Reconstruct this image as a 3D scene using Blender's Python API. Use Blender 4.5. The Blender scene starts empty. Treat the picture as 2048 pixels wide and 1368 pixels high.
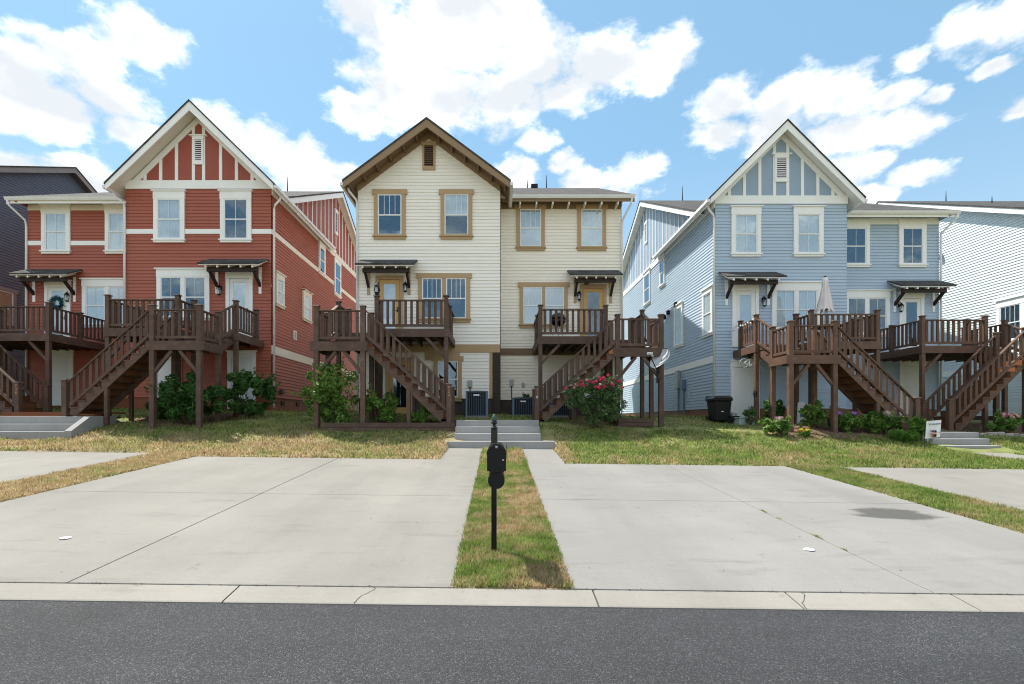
import bpy, bmesh, math, random
import numpy as np
from mathutils import Vector, Matrix
R = math.radians
D = bpy.data
sc = bpy.context.scene
COL = sc.collection
random.seed(7)
rng = np.random.default_rng(11)

# ------------------------------------------------------------------ camera
# heights are measured from eye level (z = 0); the road lies 1.6 m below
FPX, CX, HY = 1000.0, 995.0, 840.0
cam = D.cameras.new('camera'); camo = D.objects.new('camera', cam); COL.objects.link(camo)
cam.sensor_width = 36.0; cam.lens = FPX / 2048 * 36.0
camo.location = (0, 0, 0); camo.rotation_euler = (R(90), 0, 0)
cam.shift_x = (1024 - CX) / 2048; cam.shift_y = (HY - 684) / 2048
cam.clip_start = 0.05; cam.clip_end = 3000
sc.camera = camo

def fx(px, Y): return (px - CX) * Y / FPX
def fz(py, Y): return (HY - py) * Y / FPX

# ------------------------------------------------------------------ sun + sky
SUN_AZ, SUN_EL = R(-52), R(60)          # azimuth from +Y towards +X
sdir = Vector((math.sin(SUN_AZ) * math.cos(SUN_EL), math.cos(SUN_AZ) * math.cos(SUN_EL), math.sin(SUN_EL)))
sun = D.lights.new('sun', 'SUN'); suno = D.objects.new('sun', sun); COL.objects.link(suno)
sun.energy = 2.0; sun.angle = R(0.53); sun.color = (1.0, 0.94, 0.84)
suno.rotation_euler = sdir.to_track_quat('Z', 'Y').to_euler(); suno.location = sdir * 60
sc.view_settings.view_transform = 'Standard'; sc.view_settings.look = 'None'
sc.view_settings.exposure = 1.93; sc.view_settings.gamma = 1.0
try: sc.view_settings.use_curve_mapping = False
except Exception: pass
sc.cycles.max_bounces = 6; sc.cycles.diffuse_bounces = 3; sc.cycles.transparent_max_bounces = 12
sc.cycles.use_denoising = True; sc.cycles.filter_width = 1.05

W = D.worlds.new('World'); sc.world = W; W.use_nodes = True
NT = W.node_tree; NT.nodes.clear()
def N(nt, t, **kw):
    n = nt.nodes.new(t)
    for k, v in kw.items():
        if k == 'i':
            for a, b in v.items(): n.inputs[a].default_value = b
        else: setattr(n, k, v)
    return n
def world_sky():
    nt = NT; L = nt.links.new
    out = N(nt, 'ShaderNodeOutputWorld'); bg = N(nt, 'ShaderNodeBackground', i={'Strength': 0.15})
    L(bg.outputs[0], out.inputs[0])
    sky = N(nt, 'ShaderNodeTexSky', sky_type='NISHITA', sun_disc=False, sun_elevation=SUN_EL, sun_rotation=SUN_AZ,
            altitude=200, air_density=1.0, dust_density=0.6, ozone_density=2.5)
    tc = N(nt, 'ShaderNodeTexCoord')
    nrm = N(nt, 'ShaderNodeVectorMath', operation='NORMALIZE'); L(tc.outputs['Generated'], nrm.inputs[0])
    AN = 1.7
    sca = N(nt, 'ShaderNodeVectorMath', operation='MULTIPLY'); sca.inputs[1].default_value = (1, 1, AN)
    L(nrm.outputs[0], sca.inputs[0])
    # billows
    wn = N(nt, 'ShaderNodeTexNoise', i={'Scale': 10.0, 'Detail': 4.0, 'Roughness': 0.6}); L(sca.outputs[0], wn.inputs['Vector'])
    w0 = N(nt, 'ShaderNodeVectorMath', operation='SUBTRACT'); w0.inputs[1].default_value = (.5, .5, .5); L(wn.outputs['Color'], w0.inputs[0])
    w1 = N(nt, 'ShaderNodeVectorMath', operation='SCALE', i={'Scale': 0.075}); L(w0.outputs[0], w1.inputs[0])
    P = N(nt, 'ShaderNodeVectorMath', operation='ADD'); L(sca.outputs[0], P.inputs[0]); L(w1.outputs[0], P.inputs[1])
    P2 = N(nt, 'ShaderNodeVectorMath', operation='ADD'); P2.inputs[1].default_value = (-0.02, 0, 0.07); L(P.outputs[0], P2.inputs[0])
    fn = N(nt, 'ShaderNodeTexNoise', i={'Scale': 15.0, 'Detail': 6.0, 'Roughness': 0.66}); L(sca.outputs[0], fn.inputs['Vector'])
    def M(op, a, b=None, c=None, clamp=False):
        m = N(nt, 'ShaderNodeMath', operation=op); m.use_clamp = clamp
        for k, x in enumerate((a, b, c)):
            if x is None: continue
            if isinstance(x, (int, float)): m.inputs[k].default_value = x
            else: L(x, m.inputs[k])
        return m.outputs[0]
    # cumulus seen from the street: picture position (px) and half width of each billow
    cl = [(40,150,100),(150,120,105),(265,75,90),(90,205,110),(220,185,90),(90,248,80),(10,238,60),
          (265,265,62),(445,238,50),(515,292,80),(610,340,95),(695,352,55),(50,345,95),(165,358,75),
          (720,4,80),(900,12,120),(1010,40,90),(810,95,105),(930,90,115),(1060,115,115),(1200,130,100),(1320,128,78),
          (705,225,70),(790,190,105),(900,195,105),(1010,195,105),(1120,190,70),
          (1075,281,42),(1030,350,58),(1135,328,40),(1170,368,50),(1265,354,66),
          (1455,195,75),(1560,205,85),(1680,195,90),(1790,198,62),(1885,195,36),(1440,270,70),(1560,258,100),(1690,262,100),(1815,256,75),
          (1720,335,70),(1850,346,55),(1750,395,56),(1930,65,70),(2020,45,100),(1815,122,40),(2000,132,34),(2040,215,44)]
    def pd(px, py):
        v = Vector(((px - CX) / FPX, 1, (HY - py) / FPX)).normalized()
        return Vector((v.x, v.y, v.z * AN))
    def field(vec):
        acc = None
        for (x, y, r) in cl:
            c = pd(x, y); rr = (pd(x + r, y) - c).length * 1.04
            d = N(nt, 'ShaderNodeVectorMath', operation='DISTANCE'); d.inputs[1].default_value = c; L(vec, d.inputs[0])
            q = M('MULTIPLY_ADD', d.outputs['Value'], -1.0 / rr, 1.0)
            acc = q if acc is None else M('MAXIMUM', acc, q)
        return acc
    sep = N(nt, 'ShaderNodeSeparateXYZ'); L(nrm.outputs[0], sep.inputs[0])
    # unseen sky outside the view: denser cloud added to brighten the shaded fronts
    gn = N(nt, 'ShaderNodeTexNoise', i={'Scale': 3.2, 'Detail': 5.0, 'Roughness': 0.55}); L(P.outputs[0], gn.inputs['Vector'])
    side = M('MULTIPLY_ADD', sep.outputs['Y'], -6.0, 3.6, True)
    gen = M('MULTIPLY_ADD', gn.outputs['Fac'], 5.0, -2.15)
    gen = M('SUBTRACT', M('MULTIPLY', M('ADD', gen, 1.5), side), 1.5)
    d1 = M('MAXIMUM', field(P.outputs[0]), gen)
    f2 = N(nt, 'ShaderNodeTexNoise', i={'Scale': 6.5, 'Detail': 3.0, 'Roughness': 0.5}); L(P2.outputs[0], f2.inputs['Vector'])
    f3 = N(nt, 'ShaderNodeTexNoise', i={'Scale': 6.5, 'Detail': 3.0, 'Roughness': 0.5}); L(P.outputs[0], f3.inputs['Vector'])
    vo = N(nt, 'ShaderNodeTexVoronoi', feature='SMOOTH_F1', i={'Scale': 30.0, 'Smoothness': 0.6}); L(P.outputs[0], vo.inputs['Vector'])
    f = M('MULTIPLY_ADD', vo.outputs['Distance'], -0.45, M('MULTIPLY_ADD', fn.outputs['Fac'], 1.5, -0.56))
    dens = M('ADD', d1, f)
    mask = N(nt, 'ShaderNodeMapRange', interpolation_type='SMOOTHSTEP', i={'From Min': -0.10, 'From Max': 0.54}); L(dens, mask.inputs[0])
    up = M('GREATER_THAN', sep.outputs['Z'], 0.0)
    mk = M('MULTIPLY', mask.outputs[0], up)
    # thin bases are grey, sunlit crowns white
    lit = M('SUBTRACT', f3.outputs['Fac'], f2.outputs['Fac'])
    lit = M('MULTIPLY_ADD', lit, 1.6, M('MULTIPLY_ADD', dens, -0.30, M('MULTIPLY', fn.outputs['Fac'], 0.75)))
    ramp = N(nt, 'ShaderNodeMapRange', interpolation_type='SMOOTHSTEP', i={'From Min': 0.0, 'From Max': 0.78}); L(lit, ramp.inputs[0])
    cc = N(nt, 'ShaderNodeMix', data_type='RGBA'); L(ramp.outputs[0], cc.inputs['Factor'])
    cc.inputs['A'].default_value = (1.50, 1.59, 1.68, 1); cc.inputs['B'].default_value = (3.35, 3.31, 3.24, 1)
    # colour of the clear sky: nishita, pulled to the cyan tint of the photograph
    tint = N(nt, 'ShaderNodeMix', data_type='RGBA', blend_type='MULTIPLY', i={'Factor': 1.0}); L(sky.outputs[0], tint.inputs['A'])
    tint.inputs['B'].default_value = (0.30, 0.37, 0.36, 1)
    mx = N(nt, 'ShaderNodeMix', data_type='RGBA'); 
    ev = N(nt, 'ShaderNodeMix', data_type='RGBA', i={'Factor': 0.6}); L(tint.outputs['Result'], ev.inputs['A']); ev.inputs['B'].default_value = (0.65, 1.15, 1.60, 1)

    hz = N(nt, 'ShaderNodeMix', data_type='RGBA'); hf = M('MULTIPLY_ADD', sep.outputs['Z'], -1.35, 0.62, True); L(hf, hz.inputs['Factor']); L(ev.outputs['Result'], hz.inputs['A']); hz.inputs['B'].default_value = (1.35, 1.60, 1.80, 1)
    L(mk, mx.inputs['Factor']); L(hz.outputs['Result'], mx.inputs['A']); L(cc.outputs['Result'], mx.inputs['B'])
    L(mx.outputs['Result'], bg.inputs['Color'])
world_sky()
W.cycles.sampling_method = 'MANUAL'; W.cycles.sample_map_resolution = 256

# ------------------------------------------------------------------ helpers
WL = {}
def tag(o, label=None, cat=None, group=None, kind=None):
    if label: o['label'] = label
    if cat: o['category'] = cat
    if group: o['group'] = group
    if kind: o['kind'] = kind
    return o
def thing(name, label, cat, loc=(0, 0, 0), group=None, kind=None):
    o = D.objects.new(name, None); COL.objects.link(o); o.location = loc; o.empty_display_size = .2
    WL[o] = Vector(loc)
    return tag(o, label, cat, group, kind)
def put(o, parent):
    COL.objects.link(o)
    if parent is not None:
        o.parent = parent
        if parent in WL: o.matrix_parent_inverse = Matrix.Translation(-WL[parent])
    return o
def inst(name, me, parent, loc, rot=None, scale=None):
    o = put(D.objects.new(name, me), parent); o.location = loc
    if rot: o.rotation_euler = rot
    if scale: o.scale = scale
    return o
IDT = lambda u, d, z: (u, d, z)
def front(y): return lambda u, d, z: (u, y - d, z)
def east(x): return lambda u, d, z: (x + d, u, z)
def west(x): return lambda u, d, z: (x - d, u, z)

class MB:
    def __init__(s, T=IDT): s.v = []; s.f = []; s.T = T
    def _add(s, vs, fs):
        b = len(s.v); s.v += [s.T(*p) for p in vs]; s.f += [tuple(b + i for i in q) for q in fs]; return s
    def box(s, x0, x1, y0, y1, z0, z1):
        vs = [(x, y, z) for z in (z0, z1) for (x, y) in ((x0, y0), (x1, y0), (x1, y1), (x0, y1))]
        return s._add(vs, [(3, 2, 1, 0), (4, 5, 6, 7), (0, 1, 5, 4), (1, 2, 6, 5), (2, 3, 7, 6), (3, 0, 4, 7)])
    def hexa(s, bot, top):
        return s._add(list(bot) + list(top), [(3, 2, 1, 0), (4, 5, 6, 7), (0, 1, 5, 4), (1, 2, 6, 5), (2, 3, 7, 6), (3, 0, 4, 7)])
    def prism(s, poly, off):
        n = len(poly); o = Vector(off)
        vs = [tuple(p) for p in poly] + [tuple(Vector(p) + o) for p in poly]
        fs = [tuple(range(n - 1, -1, -1)), tuple(range(n, 2 * n))] + [(i, (i + 1) % n, n + (i + 1) % n, n + i) for i in range(n)]
        return s._add(vs, fs)
    def beam(s, p, q, w, h, up=(0, 0, 1)):
        p = Vector(p); q = Vector(q); d = (q - p).normalized(); a = d.cross(Vector(up))
        if a.length < 1e-4: a = d.cross(Vector((0, 1, 0)))
        a.normalize(); b = a.cross(d).normalized(); a = a * w / 2; b = b * h / 2
        r = lambda c: [tuple(c - a - b), tuple(c + a - b), tuple(c + a + b), tuple(c - a + b)]
        return s.hexa(r(p), r(q))
    def quad(s, a, b, c, d): return s._add([a, b, c, d], [(0, 1, 2, 3)])
    def tube(s, pts, r, n=8, cap=True):
        pts = [Vector(p) for p in pts]; m = len(pts); rs = r if isinstance(r, (list, tuple)) else [r] * m
        vs = []
        for i, p in enumerate(pts):
            t = (pts[min(i + 1, m - 1)] - pts[max(i - 1, 0)]).normalized()
            a = t.cross(Vector((0, 0, 1)))
            if a.length < 0.05: a = t.cross(Vector((0, 1, 0)))
            a.normalize(); b = a.cross(t)
            for k in range(n):
                g = 2 * math.pi * k / n; vs.append(tuple(p + (a * math.cos(g) + b * math.sin(g)) * rs[i]))
        fs = [(i * n + k, i * n + (k + 1) % n, (i + 1) * n + (k + 1) % n, (i + 1) * n + k) for i in range(m - 1) for k in range(n)]
        if cap: fs += [tuple(range(n - 1, -1, -1)), tuple(range((m - 1) * n, m * n))]
        return s._add(vs, fs)
    def lathe(s, prof, c, n=16, sx=1, sy=1):
        vs = []; m = len(prof)
        for (r, z) in prof:
            for k in range(n):
                g = 2 * math.pi * k / n; vs.append((c[0] + r * sx * math.cos(g), c[1] + r * sy * math.sin(g), c[2] + z))
        fs = [(i * n + k, i * n + (k + 1) % n, (i + 1) * n + (k + 1) % n, (i + 1) * n + k) for i in range(m - 1) for k in range(n)]
        fs += [tuple(range(n - 1, -1, -1)), tuple(range((m - 1) * n, m * n))]
        return s._add(vs, fs)
    def mesh(s, name, mat, smooth=False, bevel=0):
        me = D.meshes.new(name); me.from_pydata(s.v, [], s.f)
        bm = bmesh.new(); bm.from_mesh(me)
        if bevel:
            bmesh.ops.remove_doubles(bm, verts=bm.verts, dist=1e-5)
            bmesh.ops.bevel(bm, geom=list(bm.edges), offset=bevel, segments=1, affect='EDGES', clamp_overlap=True)
        bmesh.ops.recalc_face_normals(bm, faces=bm.faces); bm.to_mesh(me); bm.free()
        me.materials.append(mat)
        if smooth: me.polygons.foreach_set('use_smooth', [True] * len(me.polygons))
        return me
    def build(s, name, mat, parent=None, smooth=False, bevel=0):
        return put(D.objects.new(name, s.mesh(name, mat, smooth, bevel)), parent)

# ------------------------------------------------------------------ materials
def lin(c):
    return tuple(((x / 255) / 12.92 if x / 255 <= .04045 else ((x / 255 + .055) / 1.055) ** 2.4) for x in c) + (1,)
def mat(name, c, rough=.6, var=.12, vs=3.0, bump=0, bs=60, spec=.3, metal=0, c2=None, c2s=2.0, c2t=(.5, .7), stretch=None, island=0, fine=0, fs=200):
    m = D.materials.new(name); m.use_nodes = True; nt = m.node_tree; L = nt.links.new
    b = nt.nodes['Principled BSDF']; b.inputs['Roughness'].default_value = rough; b.inputs['Specular IOR Level'].default_value = spec; b.inputs['Metallic'].default_value = metal
    col = c if len(c) == 4 else lin(c)
    tc = N(nt, 'ShaderNodeTexCoord'); vec = tc.outputs['Object']
    if stretch:
        mp = N(nt, 'ShaderNodeMapping'); mp.inputs['Scale'].default_value = stretch; L(vec, mp.inputs['Vector']); vec = mp.outputs[0]
    n = N(nt, 'ShaderNodeTexNoise', i={'Scale': vs, 'Detail': 6.0, 'Roughness': .6}); L(vec, n.inputs['Vector'])
    mr = N(nt, 'ShaderNodeMapRange', i={'From Min': .25, 'From Max': .75, 'To Min': 1 - var, 'To Max': 1 + var}); L(n.outputs['Fac'], mr.inputs[0])
    fac = mr.outputs[0]
    def mul(a, bb):
        q = N(nt, 'ShaderNodeMath', operation='MULTIPLY'); L(a, q.inputs[0]); L(bb, q.inputs[1]); return q.outputs[0]
    if fine:
        n3 = N(nt, 'ShaderNodeTexNoise', i={'Scale': fs, 'Detail': 2.0}); L(tc.outputs['Object'], n3.inputs['Vector'])
        m3 = N(nt, 'ShaderNodeMapRange', i={'From Min': .3, 'From Max': .7, 'To Min': 1 - fine, 'To Max': 1 + fine}); L(n3.outputs['Fac'], m3.inputs[0]); fac = mul(fac, m3.outputs[0])
    if island:
        oi = N(nt, 'ShaderNodeObjectInfo'); m4 = N(nt, 'ShaderNodeMapRange', i={'To Min': 1 - island, 'To Max': 1 + island}); L(oi.outputs['Random'], m4.inputs[0]); fac = mul(fac, m4.outputs[0])
    base = None
    if c2 is not None:
        n2 = N(nt, 'ShaderNodeTexNoise', i={'Scale': c2s, 'Detail': 5.0, 'Roughness': .6}); L(vec, n2.inputs['Vector'])
        r2 = N(nt, 'ShaderNodeMapRange', interpolation_type='SMOOTHSTEP', i={'From Min': c2t[0], 'From Max': c2t[1]}); L(n2.outputs['Fac'], r2.inputs[0])
        mx = N(nt, 'ShaderNodeMix', data_type='RGBA'); L(r2.outputs[0], mx.inputs['Factor']); mx.inputs['A'].default_value = col; mx.inputs['B'].default_value = c2 if len(c2) == 4 else lin(c2)
        base = mx.outputs['Result']
    vm = N(nt, 'ShaderNodeVectorMath', operation='SCALE'); L(fac, vm.inputs['Scale'])
    if base is not None: L(base, vm.inputs[0])
    else: vm.inputs[0].default_value = col[:3]
    L(vm.outputs[0], b.inputs['Base Color'])
    if bump:
        nb = N(nt, 'ShaderNodeTexNoise', i={'Scale': bs, 'Detail': 4.0}); L(vec, nb.inputs['Vector'])
        bp = N(nt, 'ShaderNodeBump', i={'Strength': bump, 'Distance': .02}); L(nb.outputs['Fac'], bp.inputs['Height']); L(bp.outputs[0], b.inputs['Normal'])
    return m
MT = {}
def paint(k, c, **kw): MT[k] = mat(k, c, **{**dict(rough=.55, var=.07 if 'siding' in k else .05, vs=1.0, bump=.06, bs=45, spec=.3, stretch=(.45, .45, 6.5) if 'siding' in k else (1, 1, 1)), **kw})
paint('red_siding', (.375, .112, .075, 1)); paint('red_panel', (.34, .088, .06, 1), bump=.1, bs=300)
paint('cream_siding', (.90, .86, .79, 1)); paint('butter_siding', (.89, .83, .73, 1))
paint('blue_siding', (.43, .53, .65, 1)); paint('blue_panel', (.30, .39, .50, 1), bump=.1, bs=300)
paint('pale_siding', (.66, .73, .75, 1)); paint('slate_siding', (.11, .125, .165, 1))
paint('white', (.88, .88, .87, 1)); paint('offwhite', (.78, .73, .64, 1)); paint('tan', (.45, .31, .175, 1)); paint('tan_brown', (.20, .125, .07, 1))
paint('door_tan', (.55, .34, .13, 1)); paint('door_white', (.82, .83, .82, 1)); paint('taupe', (.25, .21, .20, 1))
paint('vinyl', (.82, .83, .84, 1), rough=.35); paint('foundation_red', (.24, .075, .035, 1), bump=.3, bs=25, var=.15); paint('foundation_brown', (.07, .05, .045, 1), bump=.3, bs=25)
paint('foundation_clay', (.27, .12, .06, 1), bump=.3, bs=25, var=.2)
paint('dark_brown', (.035, .021, .017, 1)); paint('fascia_brown', (.29, .195, .115, 1))
MT['wood'] = mat('wood', (.100, .061, .046, 1), rough=.6, var=.22, vs=2.5, bump=.25, bs=30, spec=.25, island=.16, stretch=(1, 1, 1), c2=(.135, .087, .066, 1), c2s=5.0, c2t=(.5, .75), fine=.12, fs=90)
MT['wood_red'] = mat('wood_red', (.125, .070, .049, 1), rough=.6, var=.22, vs=2.5, bump=.25, bs=30, spec=.25, island=.16, c2=(.14, .088, .064, 1), c2s=5.0, c2t=(.5, .75), fine=.12, fs=90)
MT['wood_fresh'] = mat('wood_fresh', (.19, .075, .032, 1), rough=.6, var=.2, vs=2.5, bump=.25, bs=30, spec=.25, island=.12)
MT['black'] = mat('black', (.0035, .0035, .004, 1), rough=.22, var=.1, spec=.5); MT['black_matt'] = mat('black_matt', (.0075, .0075, .008, 1), rough=.55, var=.15, bump=.1)
MT['verdigris'] = mat('verdigris', (.05, .09, .075, 1), rough=.5, var=.3, vs=20)
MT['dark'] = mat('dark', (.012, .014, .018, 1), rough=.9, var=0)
MT['blind'] = mat('blind', (.86, .87, .87, 1), rough=.6, var=.04); MT['tan_blind'] = mat('tan_blind', (.50, .36, .20, 1), rough=.6, var=.04)
MT['grey_metal'] = mat('grey_metal', (.33, .35, .37, 1), rough=.45, var=.08, metal=.3); MT['ac_blue'] = mat('ac_blue', (.045, .07, .10, 1), rough=.45, var=.1); MT['ac_light'] = mat('ac_light', (.12, .19, .27, 1), rough=.45, var=.1)
MT['gutter'] = mat('gutter', (.78, .78, .78, 1), rough=.4, var=.06); MT['dish'] = mat('dish', (.46, .48, .50, 1), rough=.4, var=.05)
MT['fabric'] = mat('fabric', (.82, .75, .73, 1), rough=.9, var=.08, bump=.2, bs=120); MT['bag_blue'] = mat('bag_blue', (.06, .16, .42, 1), rough=.6)
MT['stone'] = mat('stone', (.36, .32, .28, 1), rough=.85, var=.25, vs=8, bump=.4, bs=30, island=.25)
MT['mulch'] = mat('mulch', (.13, .07, .05, 1), rough=.95, var=.5, vs=30, bump=.8, bs=60, c2=(.30, .20, .15, 1), c2s=14, c2t=(.5, .7))
MT['bulb'] = mat('bulb', (.8, .8, .76, 1), rough=.3, var=0); MT['teal'] = mat('teal', (.03, .10, .12, 1), rough=.7, var=.3)
MT['pink'] = mat('pink', (.62, .045, .13, 1), rough=.6, var=.25, vs=30); MT['rose_pale'] = mat('rose_pale', (.68, .35, .36, 1), rough=.6, var=.2, vs=30)
MT['hydrangea'] = mat('hydrangea', (.50, .36, .36, 1), rough=.7, var=.2, vs=40); MT['purple'] = mat('purple', (.34, .16, .50, 1), rough=.7, var=.2, vs=40); MT['yellow'] = mat('yellow', (.72, .48, .03, 1), rough=.7, var=.15, vs=40)
MT['boxgrey'] = mat('boxgrey', (.30, .36, .33, 1), rough=.6, var=.1); MT['card'] = mat('card', (.33, .22, .13, 1), rough=.8, var=.15)

def m_glass():
    m = D.materials.new('window_glass'); m.use_nodes = True; nt = m.node_tree; nt.nodes.clear(); L = nt.links.new
    o = N(nt, 'ShaderNodeOutputMaterial'); mx = N(nt, 'ShaderNodeMixShader')
    tr = N(nt, 'ShaderNodeBsdfTransparent'); tr.inputs[0].default_value = (.92, .94, .95, 1)
    gl = N(nt, 'ShaderNodeBsdfGlossy', i={'Roughness': .015}); gl.inputs[0].default_value = (.66, .86, 1, 1)
    ge = N(nt, 'ShaderNodeNewGeometry'); dt = N(nt, 'ShaderNodeVectorMath', operation='DOT_PRODUCT'); L(ge.outputs['Normal'], dt.inputs[0]); L(ge.outputs['Incoming'], dt.inputs[1])
    ab = N(nt, 'ShaderNodeMath', operation='ABSOLUTE'); L(dt.outputs['Value'], ab.inputs[0]); om = N(nt, 'ShaderNodeMath', operation='SUBTRACT', i={0: 1.0}); L(ab.outputs[0], om.inputs[1])
    pw = N(nt, 'ShaderNodeMath', operation='POWER', i={1: 5.0}); L(om.outputs[0], pw.inputs[0]); fr = N(nt, 'ShaderNodeMath', operation='MULTIPLY_ADD', i={1: .88, 2: .105}); L(pw.outputs[0], fr.inputs[0])
    tc = N(nt, 'ShaderNodeTexCoord'); nz = N(nt, 'ShaderNodeTexNoise', i={'Scale': 1.3, 'Detail': 1.0}); L(tc.outputs['Object'], nz.inputs['Vector'])
    bp = N(nt, 'ShaderNodeBump', i={'Strength': .25, 'Distance': .02}); L(nz.outputs['Fac'], bp.inputs['Height']); L(bp.outputs[0], gl.inputs['Normal'])
    L(fr.outputs[0], mx.inputs[0]); L(tr.outputs[0], mx.inputs[1]); L(gl.outputs[0], mx.inputs[2]); L(mx.outputs[0], o.inputs[0]); return m
MT['glass'] = m_glass()

def m_shingle():
    m = D.materials.new('shingles'); m.use_nodes = True; nt = m.node_tree; L = nt.links.new; b = nt.nodes['Principled BSDF']; b.inputs['Roughness'].default_value = .95
    tc = N(nt, 'ShaderNodeTexCoord'); mp = N(nt, 'ShaderNodeMapping'); mp.inputs['Scale'].default_value = (3.2, 6.0, 6.0); L(tc.outputs['Object'], mp.inputs[0])
    v = N(nt, 'ShaderNodeTexVoronoi', i={'Scale': 1.0}); L(mp.outputs[0], v.inputs['Vector'])
    n = N(nt, 'ShaderNodeTexNoise', i={'Scale': 40.0, 'Detail': 4.0}); L(tc.outputs['Object'], n.inputs['Vector'])
    sp = N(nt, 'ShaderNodeSeparateColor'); L(v.outputs['Color'], sp.inputs[0])
    ad = N(nt, 'ShaderNodeMath', operation='MULTIPLY_ADD', i={1: .6}); L(sp.outputs[0], ad.inputs[0]); L(n.outputs['Fac'], ad.inputs[2])
    cr = N(nt, 'ShaderNodeValToRGB'); L(ad.outputs[0], cr.inputs[0])
    cr.color_ramp.elements[0].position = .35; cr.color_ramp.elements[0].color = (.016, .016, .018, 1); cr.color_ramp.elements[1].position = 1.0; cr.color_ramp.elements[1].color = (.075, .072, .072, 1)
    L(cr.outputs[0], b.inputs['Base Color'])
    bp = N(nt, 'ShaderNodeBump', i={'Strength': .6, 'Distance': .03}); L(ad.outputs[0], bp.inputs['Height']); L(bp.outputs[0], b.inputs['Normal'])
    return m
MT['shingle'] = m_shingle()

def m_concrete(name, c, stain=None):
    m = D.materials.new(name); m.use_nodes = True; nt = m.node_tree; L = nt.links.new; b = nt.nodes['Principled BSDF']; b.inputs['Roughness'].default_value = .85; b.inputs['Specular IOR Level'].default_value = .25
    geo = N(nt, 'ShaderNodeNewGeometry'); P = geo.outputs['Position']
    def nz(s, d, lo, hi, a, bb, st=None):
        v = P
        if st:
            mp = N(nt, 'ShaderNodeMapping'); mp.inputs['Scale'].default_value = st; L(P, mp.inputs[0]); v = mp.outputs[0]
        n = N(nt, 'ShaderNodeTexNoise', i={'Scale': s, 'Detail': d, 'Roughness': .6}); L(v, n.inputs['Vector'])
        r = N(nt, 'ShaderNodeMapRange', i={'From Min': lo, 'From Max': hi, 'To Min': a, 'To Max': bb}); L(n.outputs['Fac'], r.inputs[0]); return r.outputs[0]
    def mul(a, bb):
        q = N(nt, 'ShaderNodeMath', operation='MULTIPLY'); L(a, q.inputs[0]); L(bb, q.inputs[1]); return q.outputs[0]
    f = mul(nz(.45, 6, .3, .7, .86, 1.08), nz(240, 2, .3, .7, .90, 1.10))
    f = mul(f, nz(2.2, 6, .58, .78, 1.0, .78, (.45, 1.8, 1)))       # tyre scuffs and grime
    f = mul(f, nz(30, 3, .3, .7, .96, 1.04)); f = mul(f, nz(1.0, 4, .45, .75, 1.0, .90, (1.7, .10, 1))); f = mul(f, nz(4.5, 2, .70, .78, 1.0, .80)); f = mul(f, nz(1.0, 3, .3, .7, .97, 1.03, (2, 90, 1)))
    if stain:
        (sx, sy, rx, ry) = stain
        mp = N(nt, 'ShaderNodeMapping'); mp.inputs['Location'].default_value = (-sx / rx, -sy / ry, 0); mp.inputs['Scale'].default_value = (1 / rx, 1 / ry, 0); L(P, mp.inputs[0])
        ln = N(nt, 'ShaderNodeVectorMath', operation='LENGTH'); L(mp.outputs[0], ln.inputs[0])
        wob = nz(1.6, 5, .2, .8, -.42, .42, (1, 2.5, 1))
        ad = N(nt, 'ShaderNodeMath', operation='ADD'); L(ln.outputs['Value'], ad.inputs[0]); L(wob, ad.inputs[1])
        r = N(nt, 'ShaderNodeMapRange', i={'From Min': .72, 'From Max': 1.0, 'To Min': .40, 'To Max': 1.0}); L(ad.outputs[0], r.inputs[0]); f = mul(f, r.outputs[0])
    vm = N(nt, 'ShaderNodeVectorMath', operation='SCALE'); vm.inputs[0].default_value = c; L(f, vm.inputs['Scale']); L(vm.outputs[0], b.inputs['Base Color'])
    bp = N(nt, 'ShaderNodeBump', i={'Strength': .25, 'Distance': .004}); nb = N(nt, 'ShaderNodeTexNoise', i={'Scale': 160, 'Detail': 3}); L(P, nb.inputs['Vector']); L(nb.outputs['Fac'], bp.inputs['Height']); L(bp.outputs[0], b.inputs['Normal'])
    return m
MT['concrete'] = m_concrete('concrete', (.232, .224, .206)); MT['concrete_r'] = m_concrete('concrete_worn', (.228, .224, .214), (5.95, 7.5, .66, .37))
MT['kerb'] = m_concrete('kerb_concrete', (.27, .256, .232)); MT['step'] = m_concrete('step_concrete', (.32, .315, .31))

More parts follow.
